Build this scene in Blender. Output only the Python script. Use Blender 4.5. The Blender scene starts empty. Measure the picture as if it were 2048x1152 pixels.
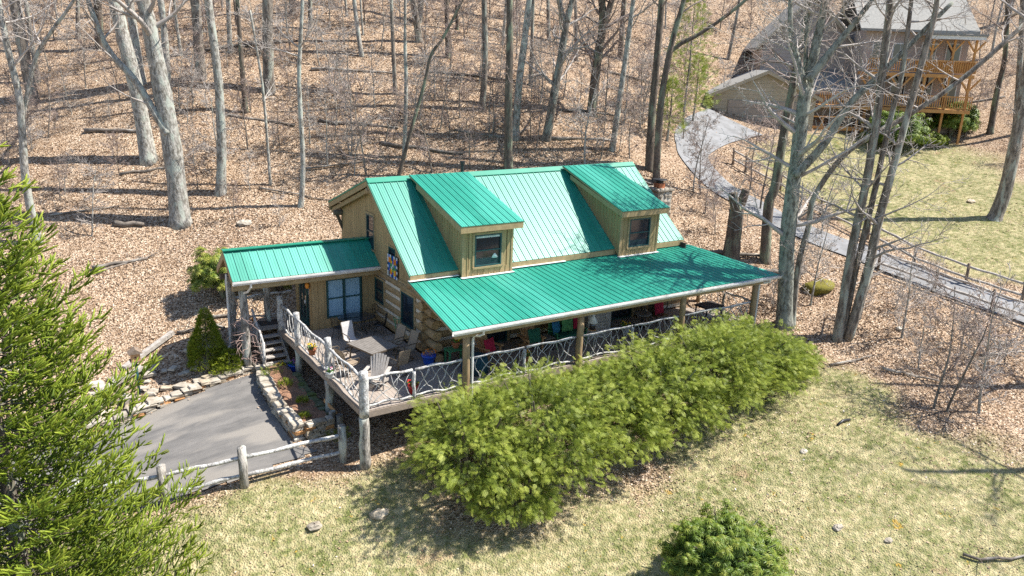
import bpy, math, random
import numpy as np
from mathutils import Vector, Matrix, Euler
random.seed(7); NR = np.random.RandomState(11)
SC = bpy.context.scene
COL = SC.collection
PI = math.pi

# ---------------------------------------------------------------- camera
def cam_axes(yaw, pitch, roll):
    a, b, c = map(math.radians, (yaw, pitch, roll))
    f = Vector((math.sin(a)*math.cos(b), math.cos(a)*math.cos(b), -math.sin(b)))
    r0 = Vector((math.cos(a), -math.sin(a), 0)); u0 = r0.cross(f)
    return r0*math.cos(c)+u0*math.sin(c), u0*math.cos(c)-r0*math.sin(c), f
CAMP = Vector((-8.477, -20.879, 10.804))
CR, CU, CF = cam_axes(33.717, 16.536, 2.241)
cd = bpy.data.cameras.new('camera'); cam = bpy.data.objects.new('camera', cd); COL.objects.link(cam)
m = Matrix((( CR.x, CU.x, -CF.x, CAMP.x), (CR.y, CU.y, -CF.y, CAMP.y), (CR.z, CU.z, -CF.z, CAMP.z), (0,0,0,1)))
cam.matrix_world = m
cd.sensor_width = 36; cd.lens = 1537.768/2048*36; cd.clip_start = .1; cd.clip_end = 1500
SC.camera = cam

# ---------------------------------------------------------------- sky and sun
SUNDIR = Vector((-.62, .30, -1.0)).normalized()          # the way the light travels
el = math.asin(-SUNDIR.z); az = math.atan2(-SUNDIR.x, -SUNDIR.y)
w = bpy.data.worlds.new('World'); SC.world = w; w.use_nodes = True
nt = w.node_tree; nt.nodes.clear()
sky = nt.nodes.new('ShaderNodeTexSky'); sky.sky_type = 'NISHITA'; sky.sun_disc = False
sky.sun_elevation = el; sky.sun_rotation = az; sky.altitude = 900; sky.air_density = 1; sky.dust_density = .8; sky.ozone_density = 1
bg = nt.nodes.new('ShaderNodeBackground'); bg.inputs[1].default_value = .11
wo = nt.nodes.new('ShaderNodeOutputWorld')
nt.links.new(sky.outputs[0], bg.inputs[0]); nt.links.new(bg.outputs[0], wo.inputs[0])
sl = bpy.data.lights.new('sun', 'SUN'); sl.energy = 5.0; sl.angle = math.radians(.53); sl.color = (1, .955, .88)
so = bpy.data.objects.new('sun', sl); COL.objects.link(so); so.location = (30, -20, 50)
so.rotation_euler = SUNDIR.to_track_quat('-Z', 'Y').to_euler()
vs = SC.view_settings; vs.view_transform = 'Standard'; vs.look = 'None'; vs.gamma = 1; vs.exposure = 1.0; vs.use_curve_mapping = False
SC.cycles.max_bounces = 6; SC.cycles.diffuse_bounces = 5; SC.cycles.transparent_max_bounces = 6
try:
    SC.cycles.use_denoising = False
    SC.cycles.denoising_input_passes = 'RGB_ALBEDO_NORMAL'
except Exception: pass

# ---------------------------------------------------------------- materials
MATS = {}
def mat(name, c1, c2=None, rough=.8, scale=6., stretch=(1,1,1), bump=0., bscale=None, metal=0., spec=.5, c3=None, coord='Object', detail=6, lo=.35, hi=.65, rnd=0., trans=0.):
    """noise-mottled principled material; c3 adds sparse blotches, rnd a brightness shift per object"""
    if name in MATS: return MATS[name]
    M = bpy.data.materials.new(name); M.use_nodes = True; t = M.node_tree; N = t.nodes; L = t.links
    b = N['Principled BSDF']; b.inputs['Roughness'].default_value = rough; b.inputs['Metallic'].default_value = metal
    b.inputs['Specular IOR Level'].default_value = spec
    c2 = c2 or tuple(v*.75 for v in c1)
    tc = N.new('ShaderNodeTexCoord'); mp = N.new('ShaderNodeMapping'); mp.inputs['Scale'].default_value = stretch
    L.new(tc.outputs[coord], mp.inputs[0])
    n = N.new('ShaderNodeTexNoise'); n.inputs['Scale'].default_value = scale; n.inputs['Detail'].default_value = detail; n.inputs['Roughness'].default_value = .65
    L.new(mp.outputs[0], n.inputs['Vector'])
    r = N.new('ShaderNodeValToRGB'); r.color_ramp.elements[0].position = lo; r.color_ramp.elements[1].position = hi
    r.color_ramp.elements[0].color = (*c2, 1); r.color_ramp.elements[1].color = (*c1, 1)
    L.new(n.outputs['Fac'], r.inputs[0]); out = r.outputs[0]
    if c3:
        n3 = N.new('ShaderNodeTexNoise'); n3.inputs['Scale'].default_value = scale*.37; n3.inputs['Detail'].default_value = 8
        L.new(mp.outputs[0], n3.inputs['Vector'])
        r3 = N.new('ShaderNodeValToRGB'); r3.color_ramp.elements[0].position = .52; r3.color_ramp.elements[1].position = .62
        L.new(n3.outputs['Fac'], r3.inputs[0])
        mx = N.new('ShaderNodeMix'); mx.data_type = 'RGBA'; L.new(r3.outputs[0], mx.inputs[0]); L.new(out, mx.inputs[6]); mx.inputs[7].default_value = (*c3, 1)
        out = mx.outputs[2]
    if rnd:
        oi = N.new('ShaderNodeObjectInfo'); mr = N.new('ShaderNodeMapRange'); mr.inputs[3].default_value = 1-rnd; mr.inputs[4].default_value = 1+rnd
        L.new(oi.outputs['Random'], mr.inputs[0])
        hs = N.new('ShaderNodeHueSaturation'); L.new(mr.outputs[0], hs.inputs['Value']); L.new(out, hs.inputs['Color']); out = hs.outputs[0]
    L.new(out, b.inputs['Base Color'])
    if bump:
        nb = N.new('ShaderNodeTexNoise'); nb.inputs['Scale'].default_value = bscale or scale*3; nb.inputs['Detail'].default_value = 5
        L.new(mp.outputs[0], nb.inputs['Vector'])
        bp = N.new('ShaderNodeBump'); bp.inputs['Strength'].default_value = bump; bp.inputs['Distance'].default_value = .03
        L.new(nb.outputs['Fac'], bp.inputs['Height']); L.new(bp.outputs[0], b.inputs['Normal'])
    MATS[name] = M
    return M

def leafmat(name, cols, rough=.55, trans=.35, spec=.35):
    """foliage: colour ramp over a per-leaf 'tint' attribute, with light passing through"""
    M = bpy.data.materials.new(name); M.use_nodes = True; t = M.node_tree; N = t.nodes; L = t.links
    b = N['Principled BSDF']; b.inputs['Roughness'].default_value = rough; b.inputs['Specular IOR Level'].default_value = spec
    a = N.new('ShaderNodeAttribute'); a.attribute_name = 'tint'
    r = N.new('ShaderNodeValToRGB'); e = r.color_ramp.elements
    while len(e) < len(cols): e.new(.5)
    for i, c in enumerate(cols): e[i].position = i/(len(cols)-1); e[i].color = (*c, 1)
    L.new(a.outputs['Fac'], r.inputs[0]); L.new(r.outputs[0], b.inputs['Base Color'])
    if trans:
        tr = N.new('ShaderNodeBsdfTranslucent'); L.new(r.outputs[0], tr.inputs[0])
        mx = N.new('ShaderNodeMixShader'); mx.inputs[0].default_value = trans
        L.new(b.outputs[0], mx.inputs[1]); L.new(tr.outputs[0], mx.inputs[2])
        L.new(mx.outputs[0], N['Material Output'].inputs[0])
    MATS[name] = M
    return M

# colours are base colours
mat('roof_green', (.024,.285,.20), (.017,.235,.165), rough=.42, scale=1.2, stretch=(1,.35,.35), spec=.6, bump=.05, bscale=2.5, rnd=.05, c3=(.05,.335,.25), detail=9)
mat('roof_trim', (.010,.24,.15), (.010,.20,.125), rough=.4, scale=1)
mat('flashing', (.78,.80,.79), (.6,.62,.62), rough=.45, scale=4)
mat('gutter_white', (.80,.79,.76), (.62,.60,.57), rough=.45, scale=3, c3=(.66,.62,.55))
mat('log_brown', (.38,.26,.125), (.25,.165,.08), rough=.75, scale=3, stretch=(1,1,5), bump=.25, rnd=.12)
mat('log_end', (.38,.26,.13), (.25,.16,.08), rough=.8, scale=8, bump=.2, rnd=.1)
mat('chinking', (.66,.60,.50), (.52,.46,.37), rough=.9, scale=5, bump=.2)
mat('board_tan', (.40,.285,.135), (.30,.205,.095), rough=.75, scale=4, stretch=(6,6,.6), bump=.15, rnd=.10)
mat('trim_tan', (.38,.28,.145), (.28,.20,.10), rough=.75, scale=5, bump=.1, rnd=.06)
mat('trim_dark', (.15,.115,.075), (.10,.075,.05), rough=.8, scale=5)
mat('frame_green', (.018,.075,.075), (.012,.055,.058), rough=.45, scale=4)
mat('glass_dark', (.012,.018,.028), (.025,.03,.04), rough=.05, scale=2, spec=.9)
mat('curtain_blue', (.33,.50,.62), (.16,.30,.42), rough=.8, scale=5, stretch=(9,1,.5))
mat('blind', (.62,.62,.60), rough=.7)
mat('interior_dark', (.05,.04,.035), rough=.9)
mat('interior_wall', (.30,.20,.13), rough=.9)
mat('deck_board', (.36,.305,.255), (.26,.215,.18), rough=.8, scale=5, stretch=(8,.7,4), bump=.15, rnd=.10)
mat('deck_rim', (.34,.27,.215), (.26,.205,.16), rough=.75, scale=5, bump=.1)
mat('grey_bark', (.40,.37,.33), (.15,.135,.115), rough=.95, scale=9, stretch=(1,1,.3), bump=1.0, bscale=22, c3=(.46,.48,.42), lo=.42, hi=.58)
mat('bleached_wood', (.58,.57,.55), (.25,.235,.22), rough=.95, scale=11, stretch=(1,1,.6), bump=.9, bscale=26, lo=.40, hi=.60, c3=(.58,.57,.53))
mat('post_log', (.36,.255,.14), (.25,.17,.09), rough=.75, scale=5, stretch=(2,2,.5), bump=.2)
mat('grey_wood', (.44,.40,.36), (.30,.27,.24), rough=.8, scale=6, stretch=(1,1,.4), bump=.2)
mat('raw_wood', (.62,.36,.17), (.42,.22,.09), rough=.7, scale=6, bump=.15)
mat('orange_wood', (.58,.29,.085), (.46,.21,.06), rough=.7, scale=3)
mat('sling', (.34,.26,.18), (.25,.19,.13), rough=.85, scale=20)
mat('sling_pale', (.52,.50,.49), (.42,.40,.39), rough=.8, scale=20)
mat('metal_bronze', (.16,.125,.09), (.10,.08,.06), rough=.4, scale=8, metal=.4)
mat('metal_black', (.02,.02,.022), rough=.45, scale=8)
mat('tabletop', (.21,.19,.17), (.15,.135,.12), rough=.6, scale=6)
mat('cloth_red', (.42,.012,.05), (.33,.01,.04), rough=.9, scale=10)
mat('cloth_green', (.10,.28,.10), (.07,.21,.075), rough=.9, scale=10)
mat('cloth_darkgreen', (.02,.13,.075), (.015,.095,.055), rough=.9, scale=10)
mat('cloth_teal', (.012,.07,.10), (.01,.05,.075), rough=.9, scale=6)
mat('cloth_blue', (.02,.07,.22), (.02,.22,.30), rough=.9, scale=16)
mat('paint_green', (.06,.26,.11), (.045,.2,.085), rough=.6, scale=6)
mat('pot_blue', (.012,.09,.55), (.01,.07,.42), rough=.15, scale=4, spec=.7)
mat('pot_red', (.38,.02,.015), (.3,.015,.012), rough=.25, scale=4)
mat('pot_white', (.7,.7,.68), rough=.4)
mat('terracotta', (.45,.16,.07), rough=.8, scale=8)
mat('soil', (.11,.065,.04), (.06,.038,.024), rough=1, scale=20, bump=.6)
mat('lamp_amber', (.8,.30,.03), rough=.3)
mat('shade_cloth', (.66,.70,.70), rough=.9)
mat('asphalt', (.19,.178,.165), (.115,.11,.105), rough=.9, scale=1.6, stretch=(.5,1.6,1), bump=.5, bscale=60, c3=(.235,.215,.19), detail=10)
mat('stone', (.50,.42,.31), (.24,.19,.13), rough=.9, scale=2.4, bump=.5, bscale=9, c3=(.52,.48,.41), rnd=.2)
mat('stone_pale', (.48,.43,.355), (.25,.21,.16), rough=.9, scale=3, bump=.5, bscale=10, rnd=.12)
mat('stone_rust', (.48,.25,.10), (.34,.17,.07), rough=.9, scale=3, bump=.5, bscale=10, rnd=.14)
mat('stone_mossy', (.20,.20,.13), (.10,.12,.05), rough=.95, scale=5, bump=.5, bscale=14, c3=(.13,.16,.045), rnd=.15)
mat('bark_lichen', (.43,.41,.365), (.15,.135,.11), rough=.95, scale=9, stretch=(1,1,.45), bump=1.0, bscale=20, c3=(.38,.40,.345), rnd=.08, lo=.40, hi=.60, detail=10)
mat('bark_green', (.30,.31,.26), (.10,.095,.075), rough=.95, scale=9, stretch=(1,1,.45), bump=1.0, bscale=20, c3=(.29,.30,.245), lo=.40, hi=.60, detail=10)
mat('bark_mid', (.29,.25,.205), (.10,.082,.065), rough=.95, scale=9, stretch=(1,1,.28), bump=1.0, bscale=20, c3=(.33,.34,.285), rnd=.12, lo=.40, hi=.60, detail=10)
mat('bark_dark', (.165,.13,.10), (.06,.048,.037), rough=.95, scale=6, stretch=(1,1,.3), bump=.8, bscale=18, c3=(.20,.22,.15), rnd=.12)
mat('twig_grey', (.46,.415,.38), (.30,.265,.235), rough=.9, scale=3, rnd=.15)
mat('twig_brown', (.34,.265,.235), (.21,.165,.14), rough=.9, scale=3, rnd=.2)
mat('dead_log', (.24,.20,.165), (.12,.10,.08), rough=.95, scale=4, stretch=(1,1,1), bump=.6, c3=(.34,.31,.27), rnd=.25)
mat('moss', (.20,.17,.02), (.12,.11,.02), rough=1, scale=12, bump=.6)
mat('siding_mauve', (.40,.335,.29), (.34,.285,.25), rough=.8, scale=2, rnd=.04)
mat('siding_tan', (.42,.35,.25), (.36,.30,.21), rough=.8, scale=2, rnd=.04)
mat('shingle_grey', (.29,.28,.255), (.20,.195,.18), rough=.95, scale=7, bump=.2, rnd=.06)
mat('garage_door', (.34,.275,.22), (.29,.235,.19), rough=.7, scale=3)
mat('white_paint', (.78,.77,.74), rough=.6)
mat('yellow_flower', (.8,.52,.02), rough=.7); mat('red_flower', (.65,.02,.03), rough=.7); mat('orange_flower', (.75,.22,.01), rough=.7)
mat('purple_flower', (.25,.10,.42), rough=.7); mat('pink_flower', (.62,.25,.36), rough=.7); mat('green_leaf', (.10,.24,.035), (.06,.15,.02), rough=.6, scale=20)
mat('pumpkin', (.62,.17,.015), rough=.5)

# ---------------------------------------------------------------- mesh helpers
class MB:
    def __init__(s): s.v = []; s.f = []
    def quad(s, a, b, c, d): i = len(s.v); s.v += [tuple(a), tuple(b), tuple(c), tuple(d)]; s.f.append((i, i+1, i+2, i+3)); return s
    def hexa(s, p):                                   # 8 corners: bottom 4 ccw, top 4 ccw
        i = len(s.v); s.v += [tuple(q) for q in p]
        s.f += [(i+3,i+2,i+1,i), (i+4,i+5,i+6,i+7), (i,i+1,i+5,i+4), (i+1,i+2,i+6,i+5), (i+2,i+3,i+7,i+6), (i+3,i,i+4,i+7)]; return s
    def box(s, x0, x1, y0, y1, z0, z1):
        return s.hexa([(x0,y0,z0),(x1,y0,z0),(x1,y1,z0),(x0,y1,z0),(x0,y0,z1),(x1,y0,z1),(x1,y1,z1),(x0,y1,z1)])
    def beam(s, p, q, wd, ht, up=(0,0,1)):
        p, q = Vector(p), Vector(q); d = (q-p).normalized(); u = Vector(up)
        if abs(d.dot(u)) > .98: u = Vector((0,1,0))
        x = d.cross(u).normalized(); z = x.cross(d).normalized(); x *= wd/2; z *= ht/2
        return s.hexa([p-x-z, p+x-z, q+x-z, q-x-z, p-x+z, p+x+z, q+x+z, q-x+z])
    def tube(s, pts, rad, n=8, caps=True, flat=1., jit=0.):
        pts = [Vector(p) for p in pts]; m = len(pts)
        if not hasattr(rad, '__len__'): rad = [rad]*m
        ref = None; i0 = len(s.v)
        for k in range(m):
            d = (pts[min(k+1, m-1)]-pts[max(k-1, 0)])
            d = d.normalized() if d.length > 1e-9 else Vector((0,0,1))
            if ref is None:
                ref = Vector((0,0,1)) if abs(d.z) < .9 else Vector((1,0,0))
            x = d.cross(ref).normalized(); y = x.cross(d).normalized(); ref = y
            for j in range(n):
                a = 2*PI*j/n; r = rad[k]*(1+(random.uniform(-jit, jit) if jit else 0))
                p = pts[k]+x*(math.cos(a)*r)+y*(math.sin(a)*r*flat); s.v.append((p.x, p.y, p.z))
        for k in range(m-1):
            a = i0+k*n; b = a+n
            for j in range(n):
                jn = (j+1) % n; s.f.append((a+j, a+jn, b+jn, b+j))
        if caps:
            s.f.append(tuple(i0+n-1-j for j in range(n))); s.f.append(tuple(i0+(m-1)*n+j for j in range(n)))
        return s
    def lathe(s, prof, c=(0,0,0), n=16):              # prof: (r,z) list from the bottom up
        i0 = len(s.v); m = len(prof)
        for r, z in prof:
            for j in range(n): a = 2*PI*j/n; s.v.append((c[0]+r*math.cos(a), c[1]+r*math.sin(a), c[2]+z))
        for k in range(m-1):
            a = i0+k*n; b = a+n
            for j in range(n): jn = (j+1) % n; s.f.append((a+j, a+jn, b+jn, b+j))
        s.f.append(tuple(i0+n-1-j for j in range(n))); s.f.append(tuple(i0+(m-1)*n+j for j in range(n)))
        return s
    def prism(s, poly, off):                          # poly: 3-D loop, off: extrusion vector
        n = len(poly); i0 = len(s.v); o = Vector(off)
        s.v += [tuple(p) for p in poly] + [tuple(Vector(p)+o) for p in poly]
        s.f.append(tuple(i0+n-1-k for k in range(n))); s.f.append(tuple(i0+n+k for k in range(n)))
        for k in range(n): kn = (k+1) % n; s.f.append((i0+k, i0+kn, i0+n+kn, i0+n+k))
        return s
    def blob(s, c, r, jit=.15, n=7, m=5, sq=(1,1,1)):
        i0 = len(s.v)
        for k in range(m+1):
            th = PI*k/m
            for j in range(n):
                a = 2*PI*(j+.5*(k%2))/n; q = 1+random.uniform(-jit, jit)
                s.v.append((c[0]+r*sq[0]*q*math.sin(th)*math.cos(a), c[1]+r*sq[1]*q*math.sin(th)*math.sin(a), c[2]+r*sq[2]*q*math.cos(th)))
        for k in range(m):
            for j in range(n): jn=(j+1)%n; a=i0+k*n; b=a+n; s.f.append((a+j, b+j, b+jn, a+jn))
        return s
    def mesh(s, name, m, smooth=False):
        me = bpy.data.meshes.new(name); me.from_pydata(s.v, [], s.f); me.update()
        if m: me.materials.append(MATS[m] if isinstance(m, str) else m)
        if smooth: me.shade_smooth()
        return me
def link(name, me, parent=None, loc=None):
    o = bpy.data.objects.new(name, me); COL.objects.link(o)
    if parent is not None:
        o.parent = parent
        if loc is None: o.matrix_parent_inverse = Matrix.Translation(-WL(parent))
        else: o.location = loc
    elif loc is not None: o.location = loc
    return o
WLOC = {}
def WL(o):                                            # world place of an unrotated empty (or of a part built in world space)
    return WLOC.get(o.name, Vector((0,0,0)))
def tag(o, label=None, cat=None, group=None, kind=None):
    if label: o['label'] = label
    if cat: o['category'] = cat
    if group: o['group'] = group
    if kind: o['kind'] = kind
    return o
def thing(name, label, cat, loc=(0,0,0), rz=0, group=None):
    o = bpy.data.objects.new(name, None); COL.objects.link(o); o.location = loc; o.rotation_euler = (0,0,rz); o.empty_display_size = .2
    WLOC[o.name] = Vector(loc)
    return tag(o, label, cat, group)
def part(name, mb, m, parent, smooth=False):          # world-space part under an unrotated thing
    return link(name, mb.mesh(name, m, smooth), parent)
def lpart(name, mb, m, parent, smooth=False):         # part in its thing's own space
    o = link(name, mb.mesh(name, m, smooth), parent, (0,0,0)); return o
def sub(name, mb, m, parent, smooth=False):           # a piece of a world-space part (the part's own matrix is identity in the world)
    o = bpy.data.objects.new(name, mb.mesh(name, m, smooth)); COL.objects.link(o); o.parent = parent
    return o
def copy_tree(o, parent=None):
    c = o.copy(); COL.objects.link(c); c.parent = parent
    if parent is None and o.name in WLOC: WLOC[c.name] = WLOC[o.name].copy()
    for ch in list(o.children): copy_tree(ch, c)
    return c
def place(o, loc, rz=0, label=None, sc=None):
    o.location = loc; o.rotation_euler = (0,0,rz)
    if sc: o.scale = (sc,sc,sc)
    if label: o['label'] = label
    return o

# ---------------------------------------------------------------- terrain
CP=[(0.05,0,-2.0),(3,0,-1.85),(-.42,.76,-2.0),(-3.56,.83,-2.02),(2,4,-1.4),(3,8,-.7),(0.2,5,-1.5),
(-1.2,7.2,-1.25),(-6.4,7,-2.2),(-3.5,4,-1.85),(-7,2,-2.55),(-9.5,4.5,-2.85),(-12.5,3.5,-3.3),(-16,2,-4),
(-5.3,9.9,-1.35),(-8,9.4,-1.9),(-2.6,9.4,-.95),(-8,12.5,-.5),(-5,13,-.1),(-1.4,12.2,.4),(1.5,12,.6),(-.5,9.5,-.75),
(-1.6,19.2,2.5),(2.4,31,9),(6,28,8.2),(-6.2,36,7.6),(12,42,14.6),(-7,55,14.5),(14.3,17.5,4.9),(7,14.5,2.4),(12,13.4,2.5),(16.5,12.7,2.9),(17.8,7,1.6),
(22,14.6,5.4),(27.3,10.3,3.5),(38.4,19.3,7.1),(45,16,6.6),(52,13,6.2),(29.9,-2.3,1.2),(30.5,-5.4,.6),(20,-.5,-.05),(21.1,-2.7,-.5),(40.6,1.2,2.9),(21.9,4.7,1.7),(18.4,3.5,.3),(18.3,0,-.4),
(12,0,-1.15),(8,0,-1.55),(5,0,-1.75),(14.2,-7.8,-1.5),(21.6,-9.7,-1.3),(13.3,-11.9,-2.6),(8.3,-8.6,-2.7),(2,-5.2,-2.95),(-3,-2.7,-3.05),
(-8,-20,-8),(10,-25,-6.5),(30,-20,-3),(-22,0,-5.5),(-20,15,-1.2),(-25,40,7),(100,20,26),(70,45,30),(140,-20,34),(60,0,7.5),(62,-20,4.5),(100,-30,15),(0,100,40),(60,100,50),(-50,60,15),(-60,100,32),(140,100,62),(-60,0,-10),(32,38,15.5),(55,28,12.5),(22,24,9.5),(-60,-60,-24),(60,-60,-12),(160,-60,20),(-60,160,58),(160,160,90),(60,160,75)]

_P = np.array(CP, float); _n = len(_P)
def _k(r2): return np.where(r2 > 0, r2*np.log(np.sqrt(r2)+1e-12), 0.)
_A = np.zeros((_n+3, _n+3)); _A[:_n,:_n] = _k(((_P[:,None,:2]-_P[None,:,:2])**2).sum(-1))+np.eye(_n)*.6
_A[:_n,_n] = 1; _A[:_n,_n+1:] = _P[:,:2]; _A[_n:,:_n] = _A[:_n,_n:].T
_W = np.linalg.solve(_A, np.r_[_P[:,2],0,0,0])
def H(x, y):
    x = np.atleast_1d(np.asarray(x, float)); y = np.atleast_1d(np.asarray(y, float)); s = x.shape; x = x.ravel(); y = y.ravel(); out = np.empty(len(x))
    for i in range(0, len(x), 20000):
        xs, ys = x[i:i+20000], y[i:i+20000]
        out[i:i+20000] = _k((xs[:,None]-_P[:,0])**2+(ys[:,None]-_P[:,1])**2)@_W[:_n]+_W[_n]+_W[_n+1]*xs+_W[_n+2]*ys
    return out.reshape(s)
def hz(x, y): return float(H(x, y)[0])
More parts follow.
